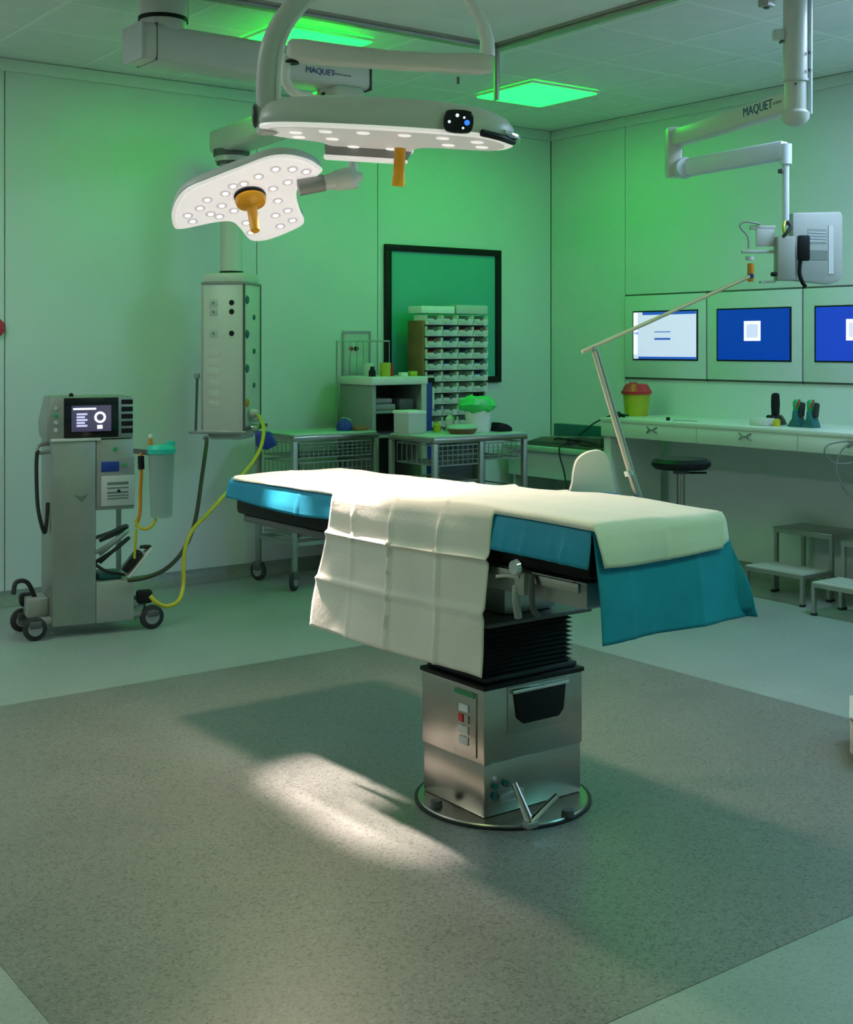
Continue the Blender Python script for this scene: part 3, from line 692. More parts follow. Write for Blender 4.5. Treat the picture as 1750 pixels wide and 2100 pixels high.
for k, (yy, z, m) in enumerate(((-.06, .02, 'chrome'), (-.03, .08, 'paleblue'), (-.07, .11, 'greywhite'))):
    MB().lathe([(0, 0), (.024, 0), (.026, .02), (.014, .05), (0, .05)], (0, 0, 0), 16, BM @ frame((.15, yy, bz0 + z), (0, 1, 0), (0, 0, 1), (1, 0, 0))).build('hose_coupling', m, t, smooth=True)
PBM, PBZ = BM, bz0

# hoses between pendant and tower
def hose(name, pts, r, m, label):
    o = MB().tube(spline(pts, 10), r, 10).build(name, m, None, smooth=True); return tag(o, label, 'hose')
st = PBM @ V((.17, -.03, PBZ + .10))
hose('gas_hose', [st, at(536, 862, d=7.35), at(541, 885, d=7.2), at(532, 925, d=7.1), at(505, 965, d=7.0), at(470, 1005, d=6.9), at(425, 1055, d=6.75), at(393, 1090, d=6.68), at(378, 1135, d=6.62), at(376, 1200, d=6.58), at(366, 1232, d=6.52), at(343, 1243, d=6.48), at(322, 1236, d=6.45), at(308, 1222, d=6.45)], .0105, 'yellow', 'yellow gas hose curving from the pendant down to the equipment tower')
st = PBM @ V((-.13, -.10, PBZ - .045))
hose('power_cable', [st, at(424, 905, d=7.3), at(414, 980, d=7.1), at(403, 1055, d=6.95), at(390, 1100, d=6.85), at(368, 1140, d=6.78), at(335, 1170, d=6.72), at(296, 1185, d=6.66), at(262, 1190, d=6.62)], .0115, 'brownhose', 'dark brown cable hanging from the pendant to the equipment tower')
tb = MB().prism([(-.02, .06), (.07, .055), (.11, -.02), (.05, -.05), (-.01, -.03)], -.03, .03, frame(at(530, 905, d=7.3), RT, UP, -FW)).build('pouch', 'blue', None, bevel=.012)
tag(tb, 'dark blue pouch hanging under the supply pendant sockets', 'pouch')

# ================================================================== EQUIPMENT TOWER
pA = at(107, 1287, z=.06); pB = at(275, 1272, z=.06); ang = math.atan2(pB.y - pA.y, pB.x - pA.x); TW = (pB - pA).length
t = thing('equipment_tower', 'grey metal smoke evacuation tower on castors with a lit screen on top', 'equipment tower', (pA.x, pA.y, 0), ang)
L = dict(local=True)
K = 401.0
def lx(px): return (px - 107) / K
def lzz(py): return EYE - (py - 710) / K
D = .38
HB = lzz(905)
# carcass with an open compartment on the right
cx0 = lx(196); zo0, zo1 = lzz(1203), lzz(1052)
MB().box(0, cx0, 0, D, .06, HB).build('body', 'steel_dull', t, bevel=.008, **L)
MB().box(cx0, TW, 0, D, .06, zo0).build('lower_body', 'towerpanel', t, bevel=.006, **L)
MB().box(cx0, TW, 0, D, zo1, HB).build('upper_body', 'steel_dull', t, bevel=.006, **L)
MB().box(TW - .02, TW, D - .05, D, zo0, zo1).build('rear_post', 'towerpanel', t, **L)
MB().prism([(-.008, .012), (.015, .0), (.04, .012), (.018, -.03)], 0, .001, frame((lx(155), -.0004, lzz(1022)), (1.6, 0, 0), (0, 0, 1), (0, -1, 0))).build('emblem', 'marking', t, **L)
MB().box(-.005, lx(205), -.012, D, HB - .004, HB + .010).build('shelf_lip', 'cream', t, bevel=.003, **L)
# head with screen
hz0, hz1 = HB + .002, lzz(815)
pol = [(-.022, hz0), (TW, hz0), (TW - .004, hz1), (.0, hz1), (-.03, hz0 + .08)]
MB().prism(pol, -.30, -.012, frame((0, 0, 0), (1, 0, 0), (0, 0, 1), (0, -1, 0))).build('control_head', 'steel_dull', t, bevel=.01, **L)
bz = MB().box(lx(131), lx(243), .004, .03, lzz(900), lzz(817)).build('bezel', 'blackgloss', t, bevel=.004, **L)
sc = MB().box(lx(146), lx(227), .000, .006, lzz(887), lzz(833)).build('screen', 'scr_dark', t, **L)
MB().lathe([(.030, -.0008), (.030, .0015), (.018, .0015), (.018, -.0008)], (0, 0, 0), 24, frame((lx(204), -.0005, lzz(858)), (1, 0, 0), (0, 0, 1), (0, -1, 0))).build('dial_ring', 'scr_brightwhite', sc, **L)
for k in range(5): MB().box(lx(156), lx(178 - k % 2 * 5), -.002, .001, lzz(853 + 6 * k), lzz(849 + 6 * k)).build('text_line', 'scr_white', sc, **L)
MB().box(lx(149), lx(196), -.002, .001, lzz(842), lzz(838)).build('text_line', 'scr_brightwhite', sc, **L)
MB().box(lx(198), lx(209), -.002, .001, lzz(882), lzz(874)).build('text_line', 'scr_brightwhite', sc, **L)
for k in range(5): MB().box(lx(249), lx(273), .008, .02, lzz(832 + 15.2 * k), lzz(822 + 15.2 * k)).build('vent_slot', 'black', t, bevel=.003, **L)
for k, m in enumerate(('greywhite', 'greenlight', 'greywhite', 'greywhite')):
    MB().lathe([(0, 0), (.011, 0), (.009, .005), (0, .005)], (0, 0, 0), 14, frame((lx(115), .012, lzz(838 + 15 * k)), (1, 0, 0), (0, 0, 1), (0, -1, 0))).build('push_button', m, t, smooth=True, **L)
MB().lathe([(0, 0), (.012, 0), (.012, .012), (.006, .018), (0, .018)], (lx(149), .06, hz1), 14).build('top_knob', 'black', t, smooth=True, **L)
# modules on the right
MB().box(lx(198), lx(275), -.004, .004, lzz(1048), lzz(943)).build('module_frame', 'grey', t, bevel=.003, **L)
MB().box(lx(206), lx(243), -.007, .002, lzz(972), lzz(951)).build('display', 'blue', t, bevel=.002, **L)
MB().box(lx(206), lx(275), -.010, .002, lzz(1044), lzz(981)).build('filter_door', 'greywhite', t, bevel=.004, **L)
for a, b in ((1000, 994), (1008, 1005), (1018, 1014), (1024, 1021), (1030, 1027)): MB().box(lx(218), lx(262), -.0108, -.009, lzz(a), lzz(b)).build('print_line', 'marking', t, **L)
for px_, py_, m, r_ in ((242, 1013, 'black', .009), (235, 926, 'greenlight', .012), (254, 959, 'greenlight', .011)):
    MB().lathe([(0, 0), (r_, 0), (r_ * .8, .005), (0, .005)], (0, 0, 0), 14, frame((lx(px_), -.0005 if py_ == 926 else -.008, lzz(py_)), (1, 0, 0), (0, 0, 1), (0, -1, 0))).build('push_button', m, t, smooth=True, **L)
# things coiled in the open compartment
zz = (zo0 + zo1) / 2
for k, (za, zb_) in enumerate(((1165, 1120), (1148, 1105), (1118, 1095))):
    MB().tube(spline([(lx(200), .08 + .03 * k, lzz(za)), (lx(235), .06 + .03 * k, lzz((za + zb_) / 2)), (lx(268), .08 + .03 * k, lzz(zb_)), (lx(266), .16, lzz(zb_ + 10)), (lx(215), .17, lzz(za + 8))], 6), .010, 8).build('coiled_tube', ('rubber', 'greywhite', 'darkgrey')[k], t, smooth=True, **L)
MB().tube(spline([(lx(198), .05, lzz(1168)), (lx(220), .05, lzz(1183)), (lx(243), .06, lzz(1190)), (lx(262), .08, lzz(1196))], 6), .008, 8).build('coiled_tube', 'rubber', t, smooth=True, **L)
MB().box(lx(205), lx(255), .06, .22, zo0 + .001, zo0 + .035).build('cable_bundle', 'darkteal', t, bevel=.014, **L)
# side handle with hanging strap on the left
MB().tube(spline([(.0, .10, HB - .02), (-.05, .09, HB - .025), (-.065, .08, HB - .05), (-.05, .09, HB - .065), (.0, .10, HB - .06)], 5), .010, 8).build('side_handle', 'steel_dull', t, smooth=True, **L)
MB().tube(spline([(lx(82), .08, lzz(925)), (lx(80), .08, lzz(960)), (lx(82), .08, lzz(1030)), (lx(88), .08, lzz(1070)), (lx(97), .09, lzz(1097)), (lx(101), .09, lzz(1075)), (lx(104), .10, lzz(1035))], 6), .010, 8).build('hanging_tube', 'rubber', t, smooth=True, **L)
# base and castors
MB().box(-.085, TW + .09, .02, .10, .07, .10).build('base_bar', 'grey', t, bevel=.008, **L)
MB().box(-.085, TW + .09, D - .08, D, .07, .10).build('base_bar', 'grey', t, bevel=.008, **L)
MB().tube(spline([(-.05, .2, .16), (-.10, .16, .27), (-.16, .14, .28), (-.175, .13, .22)], 5), .012, 8).build('push_bow', 'rubber', t, smooth=True, **L)
MB().box(-.11, .0, .12, .30, .09, .19).build('side_tray', 'towerpanel', t, bevel=.01, **L)
def castor(par, x, y, yaw, r=.06, wd=.03, tall=.10, hubm='grey', loc=True):
    M = Matrix.Translation((x, y, r)) @ Matrix.Rotation(yaw, 4, 'Z') @ Matrix.Rotation(pi / 2, 4, 'X')
    wl = MB().lathe([(0, -wd / 2), (r * .8, -wd / 2), (r, -wd / 4), (r, wd / 4), (r * .8, wd / 2), (0, wd / 2)], (0, 0, 0), 24, M).build('castor', 'rubber', par, local=loc, smooth=True)
    MB().lathe([(0, -wd / 2 - .004), (r * .55, -wd / 2 - .004), (r * .6, -wd / 2), (r * .6, wd / 2), (r * .55, wd / 2 + .004), (0, wd / 2 + .004)], (0, 0, 0), 20, M).build('wheel_hub', hubm, wl, local=loc, smooth=True)
    MB().box(-r * .5, r * .5, -wd / 2 - .012, wd / 2 + .012, r * 1.1, tall, Matrix.Translation((x, y, 0)) @ Matrix.Rotation(yaw, 4, 'Z')).build('castor_fork', 'darkgrey', par, local=loc, bevel=.005)
castor(t, -.085, .0, .05); castor(t, TW + .10, .03, .1, r=.064); castor(t, -.12, D - .12, .4); castor(t, TW + .09, D - .02, .5)
MB().box(TW + .02, TW + .10, .0, .06, .14, .21).build('brake_pedal', 'black', t, bevel=.014, **L)
MB().box(-.13, -.055, D - .16, D - .08, .13, .20).build('brake_pedal', 'black', t, bevel=.02, **L)
TOWER = MW[t.name]
# foot switch leaning in the tower
fp = thing('foot_switch', 'foot switch with pale edge leaning in the tower compartment', 'foot switch', TOWER @ V((lx(262), .03, zo0)), ang)
fa, fb = V((lx(262), .03, zo0 + .016)), V((lx(312), .03, lzz(1137)))
m_ = MB().bar(TOWER @ fa, TOWER @ fb, .10, .014).build('plate', 'cream', fp, bevel=.004)
of = V((-.028, 0, .024))
MB().bar(TOWER @ (fa + of * .9 + (fb - fa) * .05), TOWER @ (fb + of * .9 - (fb - fa) * .25), .09, .034).build('pedal', 'blackgloss', fp, bevel=.012)
MB().lathe([(0, 0), (.034, 0), (.028, .012), (0, .016)], TOWER @ (fb + of * .5 - (fb - fa) * .10), 18).build('toe_button', 'black', fp, smooth=True)
# suction canister hanging at the tower's right side
ca = at(331, 1060, d=6.45)
t2 = thing('suction_canister', 'clear suction canister with teal lid hanging beside the equipment tower', 'canister', (ca.x, ca.y, ca.z))
hh = at(331, 925, d=6.45).z - ca.z; c0 = V((ca.x, ca.y, ca.z))
MB().lathe([(0, 0), (.050, 0), (.055, .006), (.066, hh), (.063, hh), (.050, .008), (0, .008)], c0, 28).build('jar', 'clear', t2, smooth=True)
MB().lathe([(0, hh + .003), (.068, hh + .003), (.070, hh - .012), (.072, hh + .012), (.060, hh + .030), (0, hh + .034)], c0, 28).build('lid', 'teal', t2, smooth=True)
MB().lathe([(0, 0), (.024, 0), (.024, .06), (0, .06)], c0 + V((RT.x * .045, RT.y * .045, hh - .01)), 16).build('port', 'teal', t2, smooth=True)
MB().lathe([(0, 0), (.011, 0), (.012, .03), (.008, .045), (0, .045)], c0 - RT * .055 + V((0, 0, hh + .02)), 12).build('valve', 'amber', t2, smooth=True)
MB().lathe([(0, 0), (.010, 0), (.012, .016), (0, .02)], c0 - RT * .055 + V((0, 0, hh + .065)), 12).build('valve_knob', 'white', t2, smooth=True)
MB().bar(at(276, 925, d=6.5), at(305, 928, d=6.45), .02, .025).build('bracket', 'darkgrey', t2)
MB().tube(spline([at(290, 930, d=6.44), at(286, 945, d=6.43), at(290, 965, d=6.42), at(288, 1010, d=6.42), at(287, 1050, d=6.42), at(279, 1080, d=6.42)], 6), .009, 8).build('outlet_tube', 'amber', t2, smooth=True)
MB().tube(spline([at(278, 1065, d=6.41), at(284, 1080, d=6.41), at(298, 1085, d=6.41), at(312, 1078, d=6.42), at(320, 1064, d=6.44)], 6), .008, 8).build('drain_tube', 'yellow', t2, smooth=True)
MB().tube(spline([at(279, 1085, d=6.42), at(278, 1110, d=6.42), at(276, 1145, d=6.43)], 6), .007, 8).build('drain_tube', 'yellow', t2, smooth=True)
MB().cyl(at(289, 935, d=6.42), at(290, 962, d=6.42), .016).build('regulator', 'black', t2, smooth=True)

# ================================================================== CARTS
def wire_basket(par, x0, x1, y0, y1, z0, z1, m='steel_dull'):
    mb = MB(); nx = max(6, int((x1 - x0) / .035)); nz = 4
    for z in (z0, z1):
        for a, b in (((x0, y0), (x1, y0)), ((x1, y0), (x1, y1)), ((x1, y1), (x0, y1)), ((x0, y1), (x0, y0))):
            mb.bar((*a, z), (*b, z), .008, .008)
    for i in range(nx + 1):
        x = x0 + (x1 - x0) * i / nx; mb.bar((x, y0, z0), (x, y0, z1), .004, .004, up=(0, 1, 0))
    for i in range(nz):
        z = z0 + (z1 - z0) * i / nz; mb.bar((x0, y0, z), (x1, y0, z), .004, .004)
    ny = max(4, int((y1 - y0) / .05))
    for i in range(ny + 1):
        y = y0 + (y1 - y0) * i / ny; mb.bar((x0, y, z0), (x0, y, z1), .004, .004, up=(1, 0, 0))
    mb.box(x0, x1, y0, y1, z0 - .003, z0)
    return mb.build('basket', m, par)
def cart(name, label, x0, x1, y0, y1, h, baskets, mids=(), mid_z=.36):
    t = thing(name, label, 'cart', ((x0 + x1) / 2, (y0 + y1) / 2, 0), group='wire basket carts along the back wall')
    p = .032
    for x in (x0, x1 - p, *mids):
        for y in (y0, y1 - p): MB().box(x, x + p, y, y + p, .11, h - .03).build('post', 'steel_dull', t, bevel=.004)
    for y in (y0, y1 - p):
        MB().box(x0, x1, y, y + p, h - .03, h).build('top_rail', 'steel', t, bevel=.005)
        MB().box(x0 + p, x1 - p, y + .006, y + p - .006, .27, .295).build('lower_rail', 'steel_dull', t)
    for x in (x0, x1 - p):
        MB().box(x, x + p, y0 + p, y1 - p, h - .03, h).build('top_rail', 'steel', t, bevel=.005)
        MB().box(x + .006, x + p - .006, y0 + p, y1 - p, .27, .295).build('lower_rail', 'steel_dull', t)
    MB().box(x0 + .01, x1 - .01, y0 + .01, y1 - .01, h, h + .012).build('worktop', 'greentop', t, bevel=.003)
    for a in baskets: wire_basket(t, *a)
    for x, y, yaw in ((x0 + .016, y0 + .016, .6), (x1 - .016, y0 + .016, .3), (x0 + .016, y1 - .016, 1.9), (x1 - .016, y1 - .016, .9)):
        M = mtx(t).inverted()
        q = M @ V((x, y, 0)); castor(t, q.x, q.y, yaw, r=.062, wd=.026, tall=.12)
    return t
x0, x1, y0, y1 = 4.02, 4.655, 6.76, 7.24
cart('basket_cart', 'steel wire basket cart with green top standing beside the pendant', x0, x1, y0, y1, .945,
     [(x0 + .05, x1 - .05, y0 + .02, y1 - .04, .81, .90), (x0 + .05, x1 - .05, y0 + .02, y1 - .04, .60, .78), (x0 + .05, x1 - .05, y0 + .02, y1 - .04, .32, .50)])
xx0, xx1, yy0, yy1 = 4.60, 5.34, 6.10, 6.58
cart('basket_cart', 'double steel basket cart holding the foam box and plastic bags', xx0, xx1, yy0, yy1, .945,
     [(xx0 + .04, xx0 + .35, yy0 + .02, yy1 - .04, .78, .90), (xx0 + .04, xx0 + .35, yy0 + .02, yy1 - .04, .50, .68), (xx0 + .40, xx1 - .04, yy0 + .02, yy1 - .04, .80, .90), (xx0 + .40, xx1 - .04, yy0 + .02, yy1 - .04, .45, .62)], mids=(xx0 + .355,))
# small things on the carts
o = MB().box(-.08, .08, -.05, .05, 0, .012).box(-.075, .06, -.045, .045, .012, .03)
def simple(name, mb, m, label, cat, **k): return tag(mb.build(name, m, None, origin='centre', **k), label, cat)
p = at(732, 872, z=.99)
simple('cloth_bundle', MB().lathe([(0, .9575), (.05, .9575), (.055, .985), (.04, 1.02), (.015, 1.035), (0, 1.036)], (4.50, 6.93, 0), 12), 'blue', 'crumpled blue cloth bundle on the left basket cart', 'cloth', smooth=True)
simple('glove_packet', MB().prism([(-.05, 0), (.05, .0), (.03, .07), (-.02, .08)], -.02, .02, frame((4.555, 7.0, .9575), (1, 0, 0), (0, 0, 1), (0, -1, 0))), 'greywhite', 'pale green paper packet beside the blue cloth bundle', 'packet', bevel=.006)
simple('instrument_tray', MB().box(4.53, 4.63, 6.84, 6.94, .9575, .985), 'wood', 'small brown tray at the end of the left basket cart', 'tray', bevel=.008)
# foam box on the double cart
fx = MB().box(4.62, 4.75, 6.39, 6.55, .9575, 1.085)
t = thing('foam_box', 'pale square storage box with lid on the double cart', 'box', (4.685, 6.47, .9575))
fx.build('body', 'greywhite', t, bevel=.006)
MB().box(4.614, 4.756, 6.384, 6.556, 1.078, 1.100).build('lid', 'binwhite', t, bevel=.006)
t = thing('instrument_bowl', 'shallow brown tray with clear green lid on the double cart', 'tray', (4.93, 6.25, .9575))
MB().lathe([(0, .9575), (.075, .9575), (.095, .985), (.092, .992), (0, .985)], (4.93, 6.25, 0), 24).build('tray', 'wood', t, smooth=True)
MB().lathe([(.097, .990), (.097, .998), (.07, 1.012), (0, 1.014), (0, 1.008), (.09, .990)], (4.93, 6.25, 0), 24).build('lid', 'greentop', t, smooth=True)
t = thing('waste_tub', 'white plastic tub holding a bright green plastic bag', 'tub', (5.12, 6.33, .9575))
MB().lathe([(0, .9575), (.072, .9575), (.085, 1.09), (.09, 1.095), (.082, 1.095), (.069, .965), (0, .965)], (5.12, 6.33, 0), 24).build('tub', 'binwhite', t, smooth=True)
bg = MB(); prof = []
rings = []
for i, (r_, z) in enumerate(((.04, 1.02), (.078, 1.085), (.105, 1.10), (.115, 1.13), (.095, 1.165), (.05, 1.18), (.01, 1.175))):
    rings.append([V((5.12 + cos(a) * r_ * (1 + .25 * noise.noise(V((cos(a) * 2, sin(a) * 2, i * .7)))) * 1.1, 6.33 + sin(a) * r_ * (1 + .25 * noise.noise(V((cos(a) * 2, sin(a) * 2, i * .7 + 5)))), z + .02 * noise.noise(V((cos(a) * 2, sin(a) * 2, i * .5 + 9))))) for a in [2 * pi * k / 22 for k in range(22)]])
bg.loft(rings).build('bag', 'greenbag', t, smooth=True)
simple('cable_pouch', MB().prism([(-.09, 0), (.09, 0), (.085, .025), (.03, .045), (-.07, .06), (-.075, .03)], -.05, .05, frame((5.265, 6.27, .9575), (.6, -.05, 0), (0, 0, 1), (0, -1, 0))), 'black', 'black cable pouch at the right end of the double cart', 'pouch', bevel=.01)
simple('pill_bottle', MB().lathe([(0, .9575), (.024, .9575), (.024, 1.0), (.012, 1.012), (.012, 1.025), (0, 1.026)], (4.90, 6.47, 0), 16), 'yellow', 'small yellow bottle on the double cart before the bins', 'bottle', smooth=True)
simple('clear_bottle', MB().lathe([(0, .9575), (.03, .9575), (.03, 1.04), (.012, 1.06), (.012, 1.08), (0, 1.081)], (4.99, 6.45, 0), 16), 'greywhite', 'pale plastic bottle between yellow bottle and white tub', 'bottle', smooth=True)
# trolley with open shelves
a0, a1, b0_, b1_ = 4.685, 5.115, 6.88, 7.27
t = thing('shelf_trolley', 'grey shelf trolley with white tray top and raised wire guard', 'trolley', (4.9, 7.07, 0))
zt_ = 1.245
for x in (a0, a1 - .03):
    MB().box(x, x + .03, b0_, b1_, .12, zt_).build('side_wall', 'grey', t, bevel=.004)
MB().box(a0 + .03, a1 - .03, b1_ - .02, b1_, .12, zt_).build('rear_wall', 'darkgrey', t)
for z in (.14, .55, .90, 1.06): MB().box(a0 + .03, a1 - .03, b0_ + .01, b1_ - .02, z, z + .018).build('shelf', 'grey', t)
MB().box(a0 - .012, a1 + .012, b0_ - .015, b1_ + .005, zt_, zt_ + .055).build('tray_top', 'white', t, bevel=.008)
MB().box(a1 - .04, a1 - .0, b0_ - .012, b0_ - .001, .5, zt_).build('front_strip', 'greywhite', t)
for i in range(9):
    x = a0 - .03 + (a1 - a0) * i / 8
    if i: MB().cyl((x, b1_ - .01, zt_ + .05), (x, b1_ - .01, zt_ + .29), .003, n=6).build('guard_wire', 'steel_dull', t)
MB().tube([(a0 - .03, b1_ - .01, .95), (a0 - .03, b1_ - .01, zt_ + .29), (a1 - .03, b1_ - .01, zt_ + .29)], .007, 8).build('guard_rail', 'steel_dull', t)
for x in (a0 + .05, a1 - .05):
    for y in (b0_ + .05, b1_ - .05):
        q = mtx(t).inverted() @ V((x, y, 0)); castor(t, q.x, q.y, .4, r=.05, tall=.12)
zz_ = zt_ + .0555
simple('dark_vial', MB().lathe([(0, zz_), (.024, zz_), (.024, zz_ + .035), (.014, zz_ + .05), (.014, zz_ + .065), (0, zz_ + .066)], (4.745, 6.97, 0), 16), 'black', 'dark vial at the left end of the trolley top', 'vial', smooth=True)
simple('gauze_pack', MB().lathe([(0, zz_), (.038, zz_), (.04, zz_ + .07), (.03, zz_ + .085), (0, zz_ + .087)], (4.80, 7.09, 0), 18), 'greywhite', 'pale round gauze pack behind the dark vial', 'gauze pack', smooth=True)
simple('cream_jar', MB().lathe([(0, zz_), (.035, zz_), (.038, zz_ + .085), (.036, zz_ + .09), (0, zz_ + .09)], (4.862, 6.99, 0), 18), 'lime', 'cream coloured jar in the middle of the trolley top', 'jar', smooth=True)
simple('red_cap_bottle', MB().lathe([(0, zz_), (.02, zz_), (.02, zz_ + .055), (.014, zz_ + .06), (.014, zz_ + .085), (0, zz_ + .086)], (4.93, 7.02, 0), 16), 'red', 'small red bottle right of the cream jar', 'bottle', smooth=True)
simple('tape_roll', MB().lathe([(.012, zz_), (.032, zz_), (.032, zz_ + .024), (.012, zz_ + .024)], (4.995, 6.97, 0), 20), 'binwhite', 'white roll of tape near the trolley edge', 'tape', smooth=True)
simple('yellow_packet', MB().box(5.04, 5.095, 6.94, 6.98, zz_, zz_ + .032), 'lime', 'yellow green packet at the trolley corner by the bins', 'packet', bevel=.005)
simple('folded_towels', MB().box(4.74, 4.90, 6.92, 7.10, 1.0785, 1.12).box(4.74, 4.88, 6.93, 7.09, 1.121, 1.155), 'grey', 'stack of grey folded cloths on the trolley shelf', 'cloths', bevel=.01)
simple('instrument_case', MB().box(4.93, 5.05, 6.92, 7.12, 1.0785, 1.15), 'darkgrey', 'dark case on the trolley shelf under its tray', 'case', bevel=.01)
# tall bin rack
RX0, RX1, RY0, RY1 = 5.275, 5.825, 7.10, 7.28
t = thing('bin_rack', 'tall brown sided rack holding rows of white bins before the window', 'rack', ((RX0 + RX1) / 2, 7.2, 0))
rz0, rows, rh = .86, 11, .079
ztop = rz0 + rows * rh
MB().box(RX0 - .02, RX0, RY0 + .005, RY1, .10, ztop - .05).build('side_board', 'wood', t, bevel=.003)
MB().box(RX1, RX1 + .015, RY0 + .03, RY1, .10, ztop - .06).build('side_board', 'grey', t, bevel=.003)
MB().box(RX0, RX1, RY1 - .012, RY1, .10, ztop - .05).build('back_board', 'darkgrey', t)
for k in range(rows): MB().box(RX0, RX1, RY0 + .045, RY1 - .012, rz0 + k * rh - .007, rz0 + k * rh - .001).build('shelf', 'marking', t)
MB().box(RX0 - .02, RX1 + .015, RY0, RY1, .06, .10).build('plinth', 'darkgrey', t)
for x in (RX0 + .05, RX1 - .05):
    for y in (RY0 + .04, RY1 - .04):
        q = mtx(t).inverted() @ V((x, y, 0)); castor(t, q.x, q.y, 0, r=.028, wd=.02, tall=.06)
wb_ = (RX1 - RX0) / 4 - .006
bmesh_cache = None
ORD = ['top', 'second', 'third', 'fourth', 'fifth', 'sixth', 'seventh', 'eighth', 'ninth', 'tenth', 'bottom']
CLR = {(1, 1): 'blue', (1, 2): 'red', (1, 3): 'red', (2, 0): 'red', (2, 1): 'skyblue', (2, 2): 'blue', (3, 0): 'red', (3, 2): 'blue', (4, 3): 'skyblue', (5, 3): 'skyblue', (4, 1): 'blue', (6, 0): 'marking', (7, 1): 'marking', (8, 0): 'blue', (3, 1): 'marking', (4, 0): 'marking', (5, 0): 'marking', (5, 1): 'marking', (7, 0): 'marking'}
for r_ in range(rows):
    for c_ in range(4):
        if r_ >= 6 and c_ == 3 and r_ != 6: continue
        z = ztop - (r_ + 1) * rh
        x = RX0 + .003 + c_ * (wb_ + .006) + wb_ / 2
        if bmesh_cache is None:
            t = thing('storage_bin', '', 'storage bin', (x, RY0 + .06, z), group='white bins in the tall rack')
            hw, hd_, hb = wb_ / 2, .075, rh - .012
            mb = MB()
            mb.box(-hw, hw, -hd_, hd_, 0, .004).box(-hw, -hw + .004, -hd_, hd_, .004, hb).box(hw - .004, hw, -hd_, hd_, .004, hb).box(-hw + .004, hw - .004, hd_ - .004, hd_, .004, hb)
            mb.loft([[V((-hw + .004, -hd_ - .012, hb * .62)), V((hw - .004, -hd_ - .012, hb * .62)), V((hw - .004, -hd_ - .008, hb * .62)), V((-hw + .004, -hd_ - .008, hb * .62))], [V((-hw + .004, -hd_, .0)), V((hw - .004, -hd_, .0)), V((hw - .004, -hd_ + .004, .0)), V((-hw + .004, -hd_ + .004, .0))]])
            mb.build('tray', 'binwhite', t, local=True)
            MB().box(-hw * .78, hw * .30, -hd_ - .0125, -hd_ - .006, hb * .2, hb * .5).build('label_card', 'greywhite', t, local=True)
            MB().lathe([(0, 0), (.014, 0), (.014, .004), (0, .004)], (0, 0, 0), 12, frame((.0, -hd_ - .008, hb * .66), (1, 0, 0), (0, 0, 1), (0, -1, 0))).build('grip', 'darkgrey', t, local=True)
            bmesh_cache = t
        else: t = dup(bmesh_cache, (x, RY0 + .06, z))
        t['label'] = 'white storage bin, %s row and %s column of the tall rack' % (ORD[r_], ('first', 'second', 'third', 'fourth')[c_])
        if (r_, c_) in CLR:
            q = MB().box(-wb_ / 2 + .006, wb_ / 2 - .006, -.06, .05, .0065, .050).build('contents', CLR[r_, c_], t, local=True, bevel=.006)
simple('carton', MB().box(RX0 - .03, RX0 + .26, RY0 + .0, RY1 - .02, ztop, ztop + .05), 'binwhite', 'long white carton lying on the left of the bin rack', 'carton', bevel=.004)
simple('carton', MB().box(RX0 + .275, RX1 + .01, RY0 + .0, RY1 - .02, ztop, ztop + .062), 'greywhite', 'pale carton lying on the right of the bin rack', 'carton', bevel=.004)
q = thing('strip_stand', 'tall dark blue strip hanging in front of the bin rack', 'stand', (5.245, 7.0, 0))
MB().box(5.20, 5.25, 6.985, 7.005, .62, 1.255).build('strip', 'blue', q, bevel=.004)
MB().box(5.16, 5.27, 6.98, 7.01, 1.255, 1.285).build('hook', 'black', q, bevel=.004)
MB().box(5.252, 5.268, 6.985, 7.0, 1.07, 1.22).build('paper_edge', 'white', q)
MB().lathe([(0, 0), (.07, 0), (.07, .015), (.015, .03), (.012, .62), (0, .62)], (5.225, 6.995, 0), 20).build('foot', 'darkgrey', q, smooth=True)
simple('red_box', MB().box(5.68, 5.82, 7.045, 7.175, ztop - 8 * rh + .012, ztop - 8 * rh + .028), 'red', 'flat red packet in the right column of the bin rack', 'packet', bevel=.003)
# wall socket panel
t = thing('socket_panel', 'grey metal service panel with red and black sockets on the wall', 'socket panel', (4.91, YW, 1.43))
MB().box(4.80, 5.02, YW - .012, YW - .0005, 1.26, 1.60).build('plate', 'greywhite', t, bevel=.003)
for a in ((4.795, 5.025, 1.592, 1.606), (4.795, 5.025, 1.254, 1.266), (4.795, 4.807, 1.266, 1.592), (5.012, 5.025, 1.266, 1.592)): MB().box(a[0], a[1], YW - .018, YW - .010, a[2], a[3]).build('edge_frame', 'steel_dull', t)
for x, m in ((4.862, 'red'), (4.905, 'black')): MB().lathe([(0, 0), (.017, 0), (.013, .012), (0, .012)], (0, 0, 0), 16, frame((x, YW - .012, 1.483), (1, 0, 0), (0, 0, 1), (0, -1, 0))).build('socket', m, t, smooth=True)
MB().box(4.85, 4.97, YW - .02, YW - .011, 1.31, 1.42).build('inner_cover', 'greentop', t, bevel=.003)
t = thing('alarm_button', 'red round alarm button on the wall at the left edge', 'alarm button', (2.42, YW, 1.6))
MB().lathe([(0, 0), (.06, 0), (.055, .02), (0, .024)], (0, 0, 0), 24, frame((2.412, YW - .001, 1.607), (1, 0, 0), (0, 0, 1), (0, -1, 0))).build('button', 'red', t, smooth=True)

